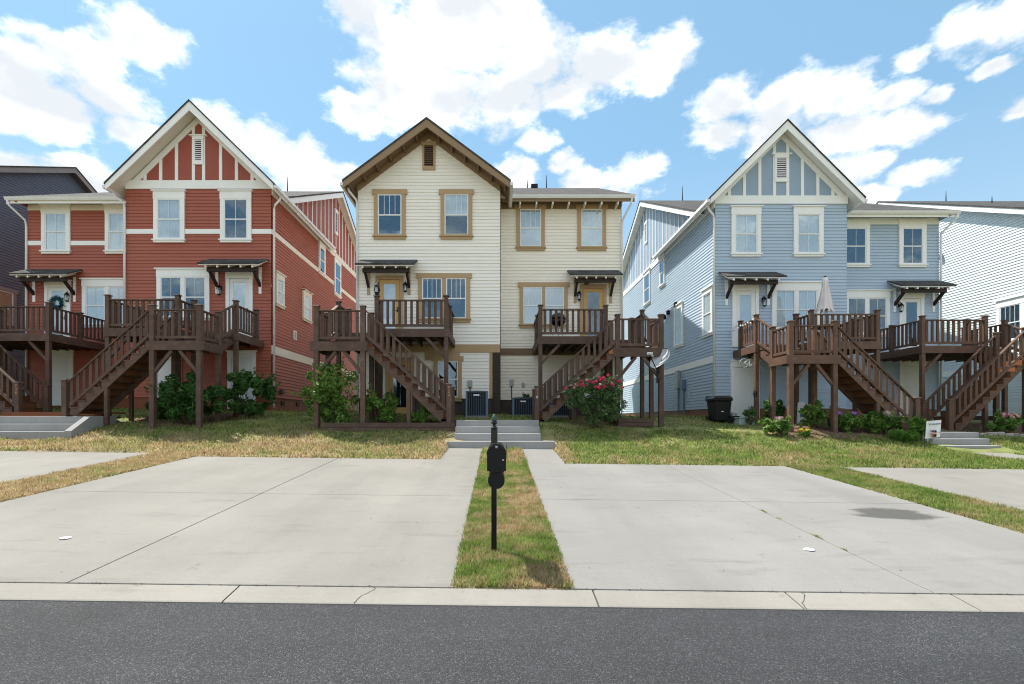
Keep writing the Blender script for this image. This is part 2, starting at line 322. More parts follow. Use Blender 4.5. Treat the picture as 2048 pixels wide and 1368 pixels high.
def m_asphalt():
    m = D.materials.new('asphalt'); m.use_nodes = True; nt = m.node_tree; L = nt.links.new; b = nt.nodes['Principled BSDF']; b.inputs['Roughness'].default_value = .8
    geo = N(nt, 'ShaderNodeNewGeometry'); P = geo.outputs['Position']
    v = N(nt, 'ShaderNodeTexVoronoi', i={'Scale': 140.0}); L(P, v.inputs['Vector']); sp = N(nt, 'ShaderNodeSeparateColor'); L(v.outputs['Color'], sp.inputs[0])
    n = N(nt, 'ShaderNodeTexNoise', i={'Scale': 1.1, 'Detail': 6.0, 'Roughness': .65}); L(P, n.inputs['Vector'])
    cr = N(nt, 'ShaderNodeValToRGB'); L(sp.outputs[0], cr.inputs[0]); e = cr.color_ramp.elements
    e[0].position = 0; e[0].color = (.014, .015, .017, 1); e[1].position = .75; e[1].color = (.034, .036, .042, 1); x = e.new(.93); x.color = (.075, .078, .088, 1); x = e.new(1.0); x.color = (.13, .13, .13, 1)
    mr = N(nt, 'ShaderNodeMapRange', i={'From Min': .3, 'From Max': .7, 'To Min': .82, 'To Max': 1.16}); L(n.outputs['Fac'], mr.inputs[0])
    mp = N(nt, 'ShaderNodeMapping'); mp.inputs['Scale'].default_value = (.12, 1.6, 1); L(P, mp.inputs[0]); n5 = N(nt, 'ShaderNodeTexNoise', i={'Scale': 1.0, 'Detail': 5.0}); L(mp.outputs[0], n5.inputs['Vector'])
    m5 = N(nt, 'ShaderNodeMapRange', i={'From Min': .3, 'From Max': .7, 'To Min': .84, 'To Max': 1.18}); L(n5.outputs['Fac'], m5.inputs[0]); mm = N(nt, 'ShaderNodeMath', operation='MULTIPLY'); L(mr.outputs[0], mm.inputs[0]); L(m5.outputs[0], mm.inputs[1])
    vm = N(nt, 'ShaderNodeVectorMath', operation='SCALE'); L(cr.outputs[0], vm.inputs[0]); L(mm.outputs[0], vm.inputs['Scale']); L(vm.outputs[0], b.inputs['Base Color'])
    bp = N(nt, 'ShaderNodeBump', i={'Strength': .9, 'Distance': .008}); L(v.outputs['Distance'], bp.inputs['Height']); bp.invert = True; L(bp.outputs[0], b.inputs['Normal'])
    return m
MT['asphalt'] = m_asphalt()

def m_grass(name, soil=False):
    m = D.materials.new(name); m.use_nodes = True; nt = m.node_tree; L = nt.links.new; b = nt.nodes['Principled BSDF']; b.inputs['Roughness'].default_value = .7; b.inputs['Specular IOR Level'].default_value = .2
    geo = N(nt, 'ShaderNodeNewGeometry'); P = geo.outputs['Position']
    def nz(s, d, lo, hi):
        n = N(nt, 'ShaderNodeTexNoise', i={'Scale': s, 'Detail': d, 'Roughness': .65}); L(P, n.inputs['Vector'])
        r = N(nt, 'ShaderNodeMapRange', interpolation_type='SMOOTHSTEP', i={'From Min': lo, 'From Max': hi}); L(n.outputs['Fac'], r.inputs[0]); return r.outputs[0]
    at = N(nt, 'ShaderNodeAttribute', attribute_name='dry'); rn = N(nt, 'ShaderNodeAttribute', attribute_name='rnd')
    def mixc(f, a, bb):
        q = N(nt, 'ShaderNodeMix', data_type='RGBA')
        if isinstance(f, float): q.inputs['Factor'].default_value = f
        else: L(f, q.inputs['Factor'])
        for k, x in (('A', a), ('B', bb)):
            if isinstance(x, tuple): q.inputs[k].default_value = x
            else: L(x, q.inputs[k])
        return q.outputs['Result']
    g = mixc(nz(2.2, 4, .35, .65), (.13, .22, .04, 1), (.27, .35, .09, 1))
    d = mixc(nz(5.0, 4, .35, .65), (.58, .46, .28, 1), (.44, .30, .17, 1))
    ad = N(nt, 'ShaderNodeMath', operation='MULTIPLY_ADD', i={1: .5, 2: -.25}); L(rn.outputs['Fac'], ad.inputs[0])
    a2 = N(nt, 'ShaderNodeMath', operation='ADD'); a2.use_clamp = True; L(at.outputs['Fac'], a2.inputs[0]); L(ad.outputs[0], a2.inputs[1])
    c = mixc(a2.outputs[0], g, d)
    if soil: c = mixc(.45, c, (.15, .115, .07, 1))
    else:
        vl = N(nt, 'ShaderNodeAttribute', attribute_name='val'); sv = N(nt, 'ShaderNodeVectorMath', operation='SCALE'); L(c, sv.inputs[0]); L(vl.outputs['Fac'], sv.inputs['Scale']); c = sv.outputs[0]
    L(c, b.inputs['Base Color'])
    if not soil:
        out = nt.nodes['Material Output']; tl = N(nt, 'ShaderNodeBsdfTranslucent'); L(c, tl.inputs[0]); ms = N(nt, 'ShaderNodeMixShader', i={0: .5}); L(b.outputs[0], ms.inputs[1]); L(tl.outputs[0], ms.inputs[2]); L(ms.outputs[0], out.inputs[0])
    else:
        bp = N(nt, 'ShaderNodeBump', i={'Strength': .7, 'Distance': .03}); nb = N(nt, 'ShaderNodeTexNoise', i={'Scale': 60, 'Detail': 4}); L(P, nb.inputs['Vector']); L(nb.outputs['Fac'], bp.inputs['Height']); L(bp.outputs[0], b.inputs['Normal'])
    return m
MT['grass'] = m_grass('grass_blades'); MT['turf'] = m_grass('turf', True)

def m_leaf(name, a, bcol, tip=None):
    m = D.materials.new(name); m.use_nodes = True; nt = m.node_tree; L = nt.links.new; nt.nodes.clear()
    o = N(nt, 'ShaderNodeOutputMaterial'); b = N(nt, 'ShaderNodeBsdfPrincipled', i={'Roughness': .45, 'Specular IOR Level': .35}); tl = N(nt, 'ShaderNodeBsdfTranslucent'); ms = N(nt, 'ShaderNodeMixShader', i={0: .28})
    rn = N(nt, 'ShaderNodeAttribute', attribute_name='rnd'); cr = N(nt, 'ShaderNodeValToRGB'); L(rn.outputs['Fac'], cr.inputs[0]); e = cr.color_ramp.elements
    e[0].color = a + (1,); e[1].color = bcol + (1,); e[1].position = .9
    if tip: x = e.new(.96); x.color = tip + (1,)
    L(cr.outputs[0], b.inputs['Base Color']); L(cr.outputs[0], tl.inputs[0]); L(b.outputs[0], ms.inputs[1]); L(tl.outputs[0], ms.inputs[2]); L(ms.outputs[0], o.inputs[0]); return m
MT['leaf_dark'] = m_leaf('leaf_dark', (.022, .075, .018), (.085, .20, .04)); MT['leaf_light'] = m_leaf('leaf_light', (.045, .13, .02), (.21, .34, .065), (.45, .22, .09))
MT['leaf_rose'] = m_leaf('leaf_rose', (.03, .085, .026), (.15, .24, .085)); MT['leaf_hyd'] = m_leaf('leaf_hyd', (.045, .13, .02), (.19, .31, .06)); MT['leaf_fresh'] = m_leaf('leaf_fresh', (.05, .14, .015), (.13, .26, .03))
MT['leaf_teal'] = m_leaf('leaf_teal', (.01, .05, .07), (.04, .16, .19)); MT['stem'] = mat('stem', (.09, .06, .035, 1), rough=.9)

# ------------------------------------------------------------------ the ground
SX = -0.0123                                      # the street falls gently to the right
def plane(X, Y): return -1.54 + .07 * (Y - 4.59) + SX * X
ST = [(-13, [(12.2, None), (14.6, -.58), (16, -.20), (20.2, .40), (45, .6)]),
      (0, [(12.2, None), (14.6, -.74), (15.9, -.36), (17, -.06), (20, .20), (45, .3)]),
      (14, [(12.0, None), (15, -.98), (16.9, -.54), (20.9, .05), (45, .2)])]
def prof(st, Y):
    x0, pts = st; ys = [p[0] for p in pts]; zs = [plane(x0, p[0]) if p[1] is None else p[1] for p in pts]
    ys = [-4.2, 4.3, 4.572, 4.59] + ys; zs = [-1.66 + SX * x0, -1.72 + SX * x0, -1.72 + SX * x0, plane(x0, 4.59)] + zs
    return np.interp(Y, ys, zs)
def gz(X, Y):
    X = np.asarray(X, float); Y = np.asarray(Y, float)
    a, b, c = [prof(s, Y) for s in ST]
    t1 = np.clip((X + 13) / 13, 0, 1); t2 = np.clip(X / 14, 0, 1)
    z = np.where(X < 0, a * (1 - t1) + b * t1, b * (1 - t2) + c * t2)
    z = z + np.where(X < -13, SX * (X + 13), 0) + np.where(X > 14, SX * (X - 14), 0)
    lawn = np.clip((Y - 12.3) / 1.0, 0, 1)
    z = z + lawn * (.030 * np.sin(X * 1.3 + Y * .7) + .022 * np.sin(X * 2.9 - Y * 2.1))
    path = (X > -1.46) & (X < 1.68) & (Y < 14.72) & (Y > 4.585)
    flat = (Y < 12.6) & (Y > 4.585)
    z = np.where(path | flat, plane(X, Y), z)
    return z
DRIVES = [(-15.6, -8.8, 12.9), (-7.5, -.40, 12.4), (.675, 6.9, 12.0), (8.14, 14.6, 11.95)]
PATHS = [(-1.44, -.40, 12.4, 14.67), (.675, 1.64, 12.0, 14.67)]
def paved(X, Y, m=0.0):
    X = np.asarray(X); Y = np.asarray(Y); r = np.zeros(X.shape, bool)
    for a, b, y1 in DRIVES: r |= (X > a - m) & (X < b + m) & (Y > 4.4) & (Y < y1 + m)
    for a, b, y0, y1 in PATHS: r |= (X > a - m) & (X < b + m) & (Y > y0 - .12) & (Y < y1 + m)
    return r
_LAT = np.random.default_rng(3).uniform(0, 1, (256, 256))
def vnoise(X, Y, s):
    x = np.asarray(X) * s + 57.3; y = np.asarray(Y) * s + 91.7; xi = np.floor(x).astype(int); yi = np.floor(y).astype(int); fx_ = x - xi; fy_ = y - yi; fx_ = fx_ * fx_ * (3 - 2 * fx_); fy_ = fy_ * fy_ * (3 - 2 * fy_)
    g = lambda i, j: _LAT[(xi + i) % 256, (yi + j) % 256]
    return (g(0, 0) * (1 - fx_) + g(1, 0) * fx_) * (1 - fy_) + (g(0, 1) * (1 - fx_) + g(1, 1) * fx_) * fy_
def dryness(X, Y):
    n = .34 * vnoise(X, Y, .9) + .30 * vnoise(X + 31, Y, 2.7) + .22 * vnoise(X, Y + 17, 7.0) + .14 * vnoise(X + 5, Y + 9, 17.0)
    n = .5 + (n - .5) * 1.9
    d = n - .10
    mid = (X > -.5) & (X < .8) & (Y < 14.7)
    d = np.where(mid, .24 + (n - .5) * 2.0 + np.clip((X - .02) * .85, -.36, .30), d)
    front = (~mid) & (Y > 12) & (Y < 16) & (X < 2)
    d = np.where(front, .72 + (n - .5) * .9 - np.clip((Y - 14.6) * .42, 0, .7), d)
    d = np.where((Y > 16.4) & (X < 3), .12 + (n - .5) * .5, d)
    d = np.where((~mid) & (X > 2) & (Y > 11.8), .18 + (n - .5) * 1.3 - np.clip((X - 8) * .03, 0, .2), d)
    d = np.where((X < -7.4) & (X > -8.9) & (Y < 12.9), .85 + (n - .5) * .9, d)
    d = np.where((X > 6.8) & (X < 8.3) & (Y < 12.2), .22 + (n - .5) * 1.2, d)
    return np.clip(d, 0, 1)

def make_ground():
    ed = []
    for a, b, y1 in DRIVES: ed += [a - .015, a + .015, b - .015, b + .015]
    for a, b, y0, y1 in PATHS: ed += [a - .015, a + .015, b - .015, b + .015]
    ed += [-1.47, -1.45, 1.67, 1.69]
    xs = sorted(set([-900, -400, -200, -120, -80, -60, -45, -35] + [round(x, 3) for x in np.arange(-28, 28.1, .4)] + [35, 45, 60, 80, 120, 200, 400, 900] + [round(e, 3) for e in ed]))
    ye = []
    for a, b, y1 in DRIVES: ye += [y1 - .015, y1 + .015]
    ys = sorted(set([-900, -300, -100, -40, -15, -4.3, -4.2, 0, 4.2, 4.5, 4.572, 4.592, 4.7] + [round(y, 3) for y in np.arange(5, 24.1, .3)] + [26, 30, 36, 45, 60, 100, 200, 500, 1500] + [round(e, 3) for e in ye] + [14.655, 14.685]))
    X, Y = np.meshgrid(np.array(xs), np.array(ys))
    Z = gz(np.clip(X, -120, 120), Y) + np.where(Y < -4.25, .06, 0)
    Z = np.where(paved(X, Y), Z - .13, Z)
    v = np.stack([X, Y, Z], -1).reshape(-1, 3); nx, ny = len(xs), len(ys)
    f = [(j * nx + i, j * nx + i + 1, (j + 1) * nx + i + 1, (j + 1) * nx + i) for j in range(ny - 1) for i in range(nx - 1)]
    me = D.meshes.new('lawn'); me.from_pydata(v.tolist(), [], f); me.materials.append(MT['turf'])
    a = me.attributes.new('dry', 'FLOAT', 'POINT'); a.data.foreach_set('value', dryness(v[:, 0], v[:, 1]).astype(np.float32))
    a = me.attributes.new('rnd', 'FLOAT', 'POINT'); a.data.foreach_set('value', np.full(len(v), .5, np.float32))
    me.polygons.foreach_set('use_smooth', [True] * len(me.polygons))
    o = put(D.objects.new('ground', me), None); tag(o, 'patchy green and straw lawn sloping up to the houses', kind='structure')
make_ground()

mb = MB(); z0 = -1.60
mb.quad((-150, -4.2, z0 - SX * 150 * 1), (150, -4.2, z0 + SX * 150), (150, 4.31, z0 + SX * 150), (-150, 4.31, z0 - SX * 150))
tag(mb.build('road', MT['asphalt']), 'dark grey asphalt road in the foreground', kind='structure')

def kerbs():
    root = thing('kerb', 'low rolled concrete kerb between asphalt and driveways', None, (0, 4.43, -1.56), kind='structure')
    xs = [-40, -30, -20, -14.6, -11.5, -8.5, -5.5, -2.36, .87, 2.63, 4.15, 7.2, 10.2, 13.3, 20, 30, 40]
    for a, b in zip(xs[:-1], xs[1:]):
        m = MB(); pr = [(4.285, -1.72), (4.285, -1.592), (4.30, -1.585), (4.50, -1.556), (4.575, -1.545), (4.575, -1.72)]
        a2, b2 = a + .008, b - .008
        m.prism([(a2, y, z + SX * a2) for y, z in pr], (b2 - a2, 0, SX * (b2 - a2))); m.build('kerb_section', MT['kerb'], root)
    for x0 in (-1.13, 2.78, -6.9):
        m = MB(); y = 4.575; x = x0
        while y > 4.30:
            y2 = y - rng.uniform(.02, .05); x2 = x + rng.normal(-.008, .02); za = np.interp(y, [4.30, 4.5, 4.575], [-1.585, -1.556, -1.545]) + SX * x + .0015; zc = np.interp(y2, [4.30, 4.5, 4.575], [-1.585, -1.556, -1.545]) + SX * x2 + .0015; m.quad((x - .0035, y, za), (x + .0035, y, za), (x2 + .003, y2, zc), (x2 - .003, y2, zc)); x, y = x2, y2
        m.build('crack', MT['dark'], root)
kerbs()

def drives():
    labels = ['far left concrete driveway beyond the dry grass strip', 'wide pale concrete driveway left of the mailbox', 'concrete driveway with dark oil stain right of the mailbox', 'far right concrete driveway beyond the green grass strip']
    cuts = [(-12.2, 8.5), (-3.95, 8.35), (4.02, 8.2), (11.4, 8.1)]
    for k, (a, b, y1) in enumerate(DRIVES):
        root = thing('driveway', labels[k], None, ((a + b) / 2, 8, -1.3), kind='structure')
        xc, yc = cuts[k]; mt = MT['concrete_r'] if k == 2 else MT['concrete']
        for (u0, u1) in ((a, xc), (xc, b)):
            for (v0, v1) in ((4.585, yc), (yc, y1)):
                g = .007; q = [(u0 + g, v0 + g), (u1 - g, v0 + g), (u1 - g, v1 - g), (u0 + g, v1 - g)]
                m = MB(); m.hexa([(x, y, plane(x, y) - .12) for x, y in q], [(x, y, plane(x, y)) for x, y in q]); m.build('slab', mt, root, bevel=.004)
    for k, (a, b, y0, y1) in enumerate(PATHS):
        root = thing('walkway', ['narrow concrete walk up to the steps left of grass strip', 'narrow concrete walk up to the steps right of grass strip'][k], None, ((a + b) / 2, y0, -1), kind='structure')
        for (v0, v1) in ((y0, (y0 + y1) / 2 + .3), ((y0 + y1) / 2 + .3, y1)):
            q = [(a + .004, v0 + .004), (b - .004, v0 + .004), (b - .004, v1), (a + .004, v1)]
            m = MB(); m.hexa([(x, y, plane(x, y) - .12) for x, y in q], [(x, y, plane(x, y)) for x, y in q]); m.build('slab', MT['concrete_r'] if k else MT['concrete'], root, bevel=.004)
    root = thing('walkway', 'short concrete walk at the foot of the blue house steps', None, (14.6, 13, -1.1), kind='structure')
    m = MB(); q = [(14.0, 11.97), (15.2, 11.97), (15.2, 14.9), (14.0, 14.9)]
    m.hexa([(x, y, float(gz(x, y)) - .1) for x, y in q], [(x, y, float(gz(x, y)) + .035) for x, y in q]); m.build('slab', MT['concrete'], root)
drives()
def disc(name, px, py, label):
    Y = 1861 / (py - 770 - .0123 * (px - CX)); X = fx(px, Y); m = MB(); m.lathe([(.058, 0), (.058, .006), (.05, .010), (.012, .010)], (X, Y, plane(X, Y) + .004), 20)
    tag(m.build(name, MT['vinyl']), label, 'cap')
disc('cleanout_cap', 131, 1077, 'round white cleanout cap in the left driveway')
disc('cleanout_cap', 1618, 1100, 'round white cleanout cap in the right driveway')

def blades(name, X, Y, hmin, hmax, wmin, wmax, lean=.6, zoff=0):
    n = len(X); Z = gz(X, Y) + zoff; h = rng.uniform(hmin, hmax, n) * (.55 + .9 * vnoise(X + 3, Y + 8, 6.0)); w = rng.uniform(wmin, wmax, n); a = rng.uniform(0, 2 * np.pi, n); l = rng.uniform(0, lean, n) * h; b = rng.uniform(0, 2 * np.pi, n)
    v = np.empty((n, 3, 3)); dx, dy = np.cos(a) * w / 2, np.sin(a) * w / 2
    v[:, 0] = np.stack([X - dx, Y - dy, Z - .004], -1); v[:, 1] = np.stack([X + dx, Y + dy, Z - .004], -1); v[:, 2] = np.stack([X + np.cos(b) * l, Y + np.sin(b) * l, Z + h], -1)
    me = D.meshes.new(name); me.vertices.add(3 * n); me.vertices.foreach_set('co', v.reshape(-1).astype(np.float32))
    me.loops.add(3 * n); me.loops.foreach_set('vertex_index', np.arange(3 * n, dtype=np.int32)); me.polygons.add(n); me.polygons.foreach_set('loop_start', np.arange(0, 3 * n, 3, dtype=np.int32))
    try: me.polygons.foreach_set('loop_total', np.full(n, 3, np.int32))
    except Exception: pass
    me.update(calc_edges=True)
    dr = dryness(X, Y)
    at = me.attributes.new('dry', 'FLOAT', 'POINT'); at.data.foreach_set('value', np.repeat(dr, 3).astype(np.float32))
    at = me.attributes.new('rnd', 'FLOAT', 'POINT'); at.data.foreach_set('value', np.repeat(rng.uniform(0, 1, n), 3).astype(np.float32))
    vv = np.where(rng.uniform(0, 1, n) < .3, rng.uniform(.35, .7, n), rng.uniform(.85, 1.35, n)); at = me.attributes.new('val', 'FLOAT', 'POINT'); at.data.foreach_set('value', (np.repeat(vv, 3) * np.tile([.75, .75, 1.25], n)).astype(np.float32))  # shade between blades painted in: some blades dark, feet darker than tips
    me.materials.append(MT['grass']); return put(D.objects.new(name, me), None)
def scatter(n, x0, x1, y0, y1, keep=None):
    X = rng.uniform(x0, x1, n); Y = rng.uniform(y0, y1, n); k = ~paved(X, Y, -.03)
    if keep is not None: k &= keep(X, Y)
    return X[k], Y[k]
def grass():
    # the strip round the mailbox: density follows the picture size
    Xa, Ya = scatter(62000, -.47, .75, 4.59, 8.0); Xb, Yb = scatter(45000, -.45, .72, 8.0, 14.65)
    q = (Xa > -.40) & (Xa < .68) | (rng.uniform(0, 1, len(Xa)) < .35); Xa, Ya = Xa[q], Ya[q]
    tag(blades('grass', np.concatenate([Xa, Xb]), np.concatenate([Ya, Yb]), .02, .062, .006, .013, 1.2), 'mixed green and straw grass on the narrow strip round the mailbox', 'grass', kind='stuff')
    fence = lambda X, Y: ~((X > -1.55) & (X < 1.75) & (Y > 14.5) & (Y < 16.1)) & ~((X < -12.5) & (Y > 14.7) & (Y < 16.6)) & ~((X > 13.85) & (X < 15.8) & (Y > 14.9) & (Y < 16.6)) & ~((X > 13.95) & (X < 15.25) & (Y < 15)) & ~((X > 9.6) & (X < 14.0) & (Y > 16.75) & (Y < 18.3))
    X1, Y1 = scatter(150000, -19, 19, 11.9, 16.6, fence); X2, Y2 = scatter(42000, -19, 19, 16.6, 23, lambda X, Y: fence(X, Y) & ~((X > -5.7) & (X < 5.3) & (Y > 19.9)))
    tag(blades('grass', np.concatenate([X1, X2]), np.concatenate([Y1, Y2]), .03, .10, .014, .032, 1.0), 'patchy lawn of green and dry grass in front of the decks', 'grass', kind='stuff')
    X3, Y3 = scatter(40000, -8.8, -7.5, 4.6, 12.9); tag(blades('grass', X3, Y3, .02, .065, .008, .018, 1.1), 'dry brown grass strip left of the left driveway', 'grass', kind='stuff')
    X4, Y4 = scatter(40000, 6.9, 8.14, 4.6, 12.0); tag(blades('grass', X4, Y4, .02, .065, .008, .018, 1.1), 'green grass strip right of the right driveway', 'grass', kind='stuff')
    xs, ys = [], []
    for (px, py, r, n) in ((1512, 1023, .05, 60), (1616, 1074, .06, 80), (1666, 1099, .03, 30), (1540, 1037, .02, 16)):
        Yc = 1861 / (py - 770 - .0123 * (px - CX)); Xc = fx(px, Yc); t = rng.normal(0, r, n); xs.append(4.02 + rng.normal(0, .008, n)); ys.append(Yc + t)
    tag(blades('weeds', np.concatenate(xs), np.concatenate(ys), .012, .035, .004, .008, 1.3), 'small green weeds growing in the driveway joint', 'weeds', kind='stuff')
grass()

# ------------------------------------------------------------------ concrete steps
def steps(name, label, xs, lv, back, floor, cheek=None):
    root = thing(name, label, 'steps', ((xs[0][0] + xs[0][1]) / 2, lv[0][0], floor))
    for i, (y, z) in enumerate(lv):
        a, b = xs[min(i, len(xs) - 1)]; y1 = lv[i + 1][0] + .02 if i + 1 < len(lv) else back
        MB().box(a, b, y, y1, floor - .15, z).build('step', MT['step'], root, bevel=.012)
    return root
steps('concrete_steps', 'wide grey concrete steps behind the mailbox', [(-1.5, 1.69), (-1.30, 1.30)], [(14.67, -.625), (15.03, -.41), (15.38, -.205), (15.73, -.005)], 16.4, -.84)
steps('concrete_steps', 'grey concrete steps by the garden flag of the blue house', [(13.95, 19), (13.9, 15.73)], [(15.0, -1.02), (15.6, -.80), (15.97, -.60), (16.33, -.40)], 17.2, -1.2)
rs = steps('concrete_steps', 'concrete steps with sloping side wall below the red house stairs', [(-20, -12.75)], [(14.75, -.335), (15.1, -.115), (15.45, .11)], 16.6, -.56)
m = MB(); m.prism([(-12.73, 14.7, -.75), (-12.73, 14.7, -.32), (-12.73, 15.42, .125), (-12.73, 16.45, .125), (-12.73, 16.45, -.75)], (.2, 0, 0)); m.build('side_wall', MT['step'], rs)

def debris():
    n = 420; v = []; f = []
    for k in range(n):
        if k < 260: x = rng.uniform(-6, 6); y = 4.58 + rng.normal(0, .008); z = plane(x, y) + .003
        elif k < 330: x = rng.uniform(-6, 6); y = 4.26 - abs(rng.normal(0, .05)); z = -1.596 + SX * x
        else: x = rng.uniform(-6.5, 6.5); y = rng.uniform(4.8, 12); z = plane(x, y) + .003
        s = rng.uniform(.004, .014); a = rng.uniform(0, 6.28); b = len(v); c, d = math.cos(a) * s, math.sin(a) * s
        v += [(x - c, y - d, z), (x + d * .4, y - c * .4, z + .004), (x + c, y + d, z), (x - d * .4, y + c * .4, z + .003)]; f.append((b, b + 1, b + 2, b + 3))
    me = D.meshes.new('litter'); me.from_pydata(v, [], f); me.materials.append(MT['mulch']); tag(put(D.objects.new('leaf_litter', me), None), 'small brown leaf bits scattered along kerb and driveway', 'litter', kind='stuff')
debris()

# ------------------------------------------------------------------ house builders
def clip(poly, z):
    us = []
    n = len(poly)
    for i in range(n):
        (u0, a), (u1, b) = poly[i], poly[(i + 1) % n]
        if (a - z) * (b - z) <= 0 and a != b:
            t = (z - a) / (b - a); us.append(u0 + t * (u1 - u0))
    return (min(us), max(us)) if len(us) >= 2 else None
def siding(H, T, poly, mt, name='siding', e=.135):
    zs = [p[1] for p in poly]; z = min(zs); zt = max(zs); m = MB(T)
    while z < zt - .01:
        t = min(z + e, zt); a = clip(poly, z + .001); b = clip(poly, t - .001)
        if a and b:
            m.quad((a[0], .030, z), (a[1], .030, z), (b[1], .005, t), (b[0], .005, t))
            m.quad((a[0], -.004, z), (a[1], -.004, z), (a[1], .030, z), (a[0], .030, z))
        z = t
    me = D.meshes.new(name); me.from_pydata(m.v, [], m.f); me.materials.append(MT[mt])
    return put(D.objects.new(name, me), H)
def slab(H, name, T, u0, u1, z0, z1, mt, d0=-.01, d1=.05): return MB(T).box(u0, u1, d0, d1, z0, z1).build(name, MT[mt], H)

def window(H, T, u, zt, w=.92, h=1.62, st='white', n=1, gap=.17, blind='none', mt=None, mun=1, lowmun=None, name='window'):
    tr = MT[mt or ('white' if st == 'white' else 'tan')]; W = n * w + (n - 1) * gap; u0, u1, zb = u - W / 2, u + W / 2, zt - h
    m = MB(T); s = .155 if st != 'small' else .11; hd = .31 if st == 'white' else (.19 if st == 'tan' else .2)
    m.box(u0 - s, u0, 0, .085, zb - .02, zt); m.box(u1, u1 + s, 0, .085, zb - .02, zt)
    for k in range(n - 1): m.box(u0 + (k + 1) * w + k * gap, u0 + (k + 1) * (w + gap), 0, .083, zb - .02, zt)
    if st == 'white' or st == 'small':
        m.box(u0 - s - .012, u1 + s + .012, 0, .092, zt, zt + hd); m.box(u0 - s - .07, u1 + s + .07, 0, .14, zt + hd, zt + hd + .045)
    else: m.box(u0 - s - .07, u1 + s + .07, 0, .097, zt, zt + hd)
    win = m.build(name, tr, H)
    m = MB(T); m.box(u0 - s - .05, u1 + s + .05, 0, .13, zb - .065, zb - .02); m.box(u0 - s + .0, u1 + s, 0, .088, zb - (.17 if st == 'tan' else .15), zb - .065); m.box(u0, u1, .06, .11, zb - .0205, zb + .01); m.build('sill', tr, win)
    for k in range(n):
        a = u0 + k * (w + gap); b = a + w; zm = zb + h * .49; fw = .045
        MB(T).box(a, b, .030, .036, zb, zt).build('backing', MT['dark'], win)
        m = MB(T)
        for (za, zc, d) in ((zm - .02, zt, .062), (zb, zm + .02, .050)):
            m.box(a, a + fw, .037, d + .012, za, zc); m.box(b - fw, b, .037, d + .0125, za, zc); m.box(a + fw, b - fw, .037, d + .011, zc - .045, zc); m.box(a + fw, b - fw, .037, d + .0115, za, za + .045)
        for j in range(mun):
            x = a + fw + (w - 2 * fw) * (j + 1) / (mun + 1); m.box(x - .009, x + .009, .064, .069, zm + .025, zt - .045)
            if lowmun is None or lowmun: m.box(x - .009, x + .009, .052, .057, zb + .045, zm - .025)
        m.build('sash', MT['vinyl'], win)
        MB(T).box(a + fw, b - fw, .0595, .0615, zm + .02, zt - .04).build('pane', MT['glass'], win)
        MB(T).box(a + fw, b - fw, .0475, .0495, zb + .04, zm - .02).build('pane', MT['glass'], win)
        if blind != 'none':
            z0 = {'full': zb + .02, 'upper': zm, 'most': zb + .35}[blind]; m = MB(T); z = zt - .05; tl = .5
            while z > z0:
                m.quad((a + .05, .038, z), (b - .05, .038, z), (b - .05, .0455, z - .04), (a + .05, .0455, z - .04)); z -= .043
            m.build('blind', MT['tan_blind' if mt == 'taupe' else 'blind'], win)
    return win

def door(H, T, u, zb, zt, w=.86, mt='door_white', trim='white', glass=True, panels=False, hand=1, name='door', blind=True):
    s = .14; m = MB(T); m.box(u - w / 2 - s, u - w / 2, 0, .085, zb, zt); m.box(u + w / 2, u + w / 2 + s, 0, .085, zb, zt)
    if trim == 'white': m.box(u - w / 2 - s - .01, u + w / 2 + s + .01, 0, .095, zt, zt + .26); m.box(u - w / 2 - s - .06, u + w / 2 + s + .06, 0, .14, zt + .26, zt + .30)
    else: m.box(u - w / 2 - s, u + w / 2 + s, 0, .088, zt, zt + .15)
    d = m.build(name, MT[trim], H); m = MB(T); g = .17
    if glass:
        m.box(u - w / 2 + .01, u - w / 2 + g, .03, .064, zb, zt - .01); m.box(u + w / 2 - g, u + w / 2 - .01, .03, .0645, zb, zt - .01); m.box(u - w / 2 + g, u + w / 2 - g, .03, .063, zt - .17, zt - .01); m.box(u - w / 2 + g, u + w / 2 - g, .03, .063, zb, zb + .25)
        m.build('leaf', MT[mt], d)
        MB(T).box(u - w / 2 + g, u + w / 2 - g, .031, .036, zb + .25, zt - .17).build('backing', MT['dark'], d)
        MB(T).box(u - w / 2 + g, u + w / 2 - g, .052, .055, zb + .25, zt - .17).build('pane', MT['glass'], d)
        if blind:
            m = MB(T); z = zt - .18
            while z > zb + .3: m.quad((u - w / 2 + g, .038, z), (u + w / 2 - g, .038, z), (u + w / 2 - g, .047, z - .036), (u - w / 2 + g, .047, z - .036)); z -= .04
            m.build('blind', MT['blind'], d)
    else:
        m.box(u - w / 2 + .01, u + w / 2 - .01, .03, .055, zb, zt - .01)
        m.build('leaf', MT[mt], d)
        if panels:
            for (p, q) in ((.10, .40), (.48, .92)):
                hh = zt - zb; MB(T).box(u - w / 2 + .14, u + w / 2 - .14, .05, .062, zb + hh * p, zb + hh * q).build('panel', MT[mt], d, bevel=.005)
    m = MB(T); x = u + hand * (w / 2 - .08); m.box(x - .025, x + .025, .06, .08, zb + .95, zb + 1.15); m.box(x - .02 - .05 * (hand > 0), x + .02 + .05 * (hand < 0), .08, .11, zb + 1.0, zb + 1.03); m.build('handle', MT['black'], d)
    return d

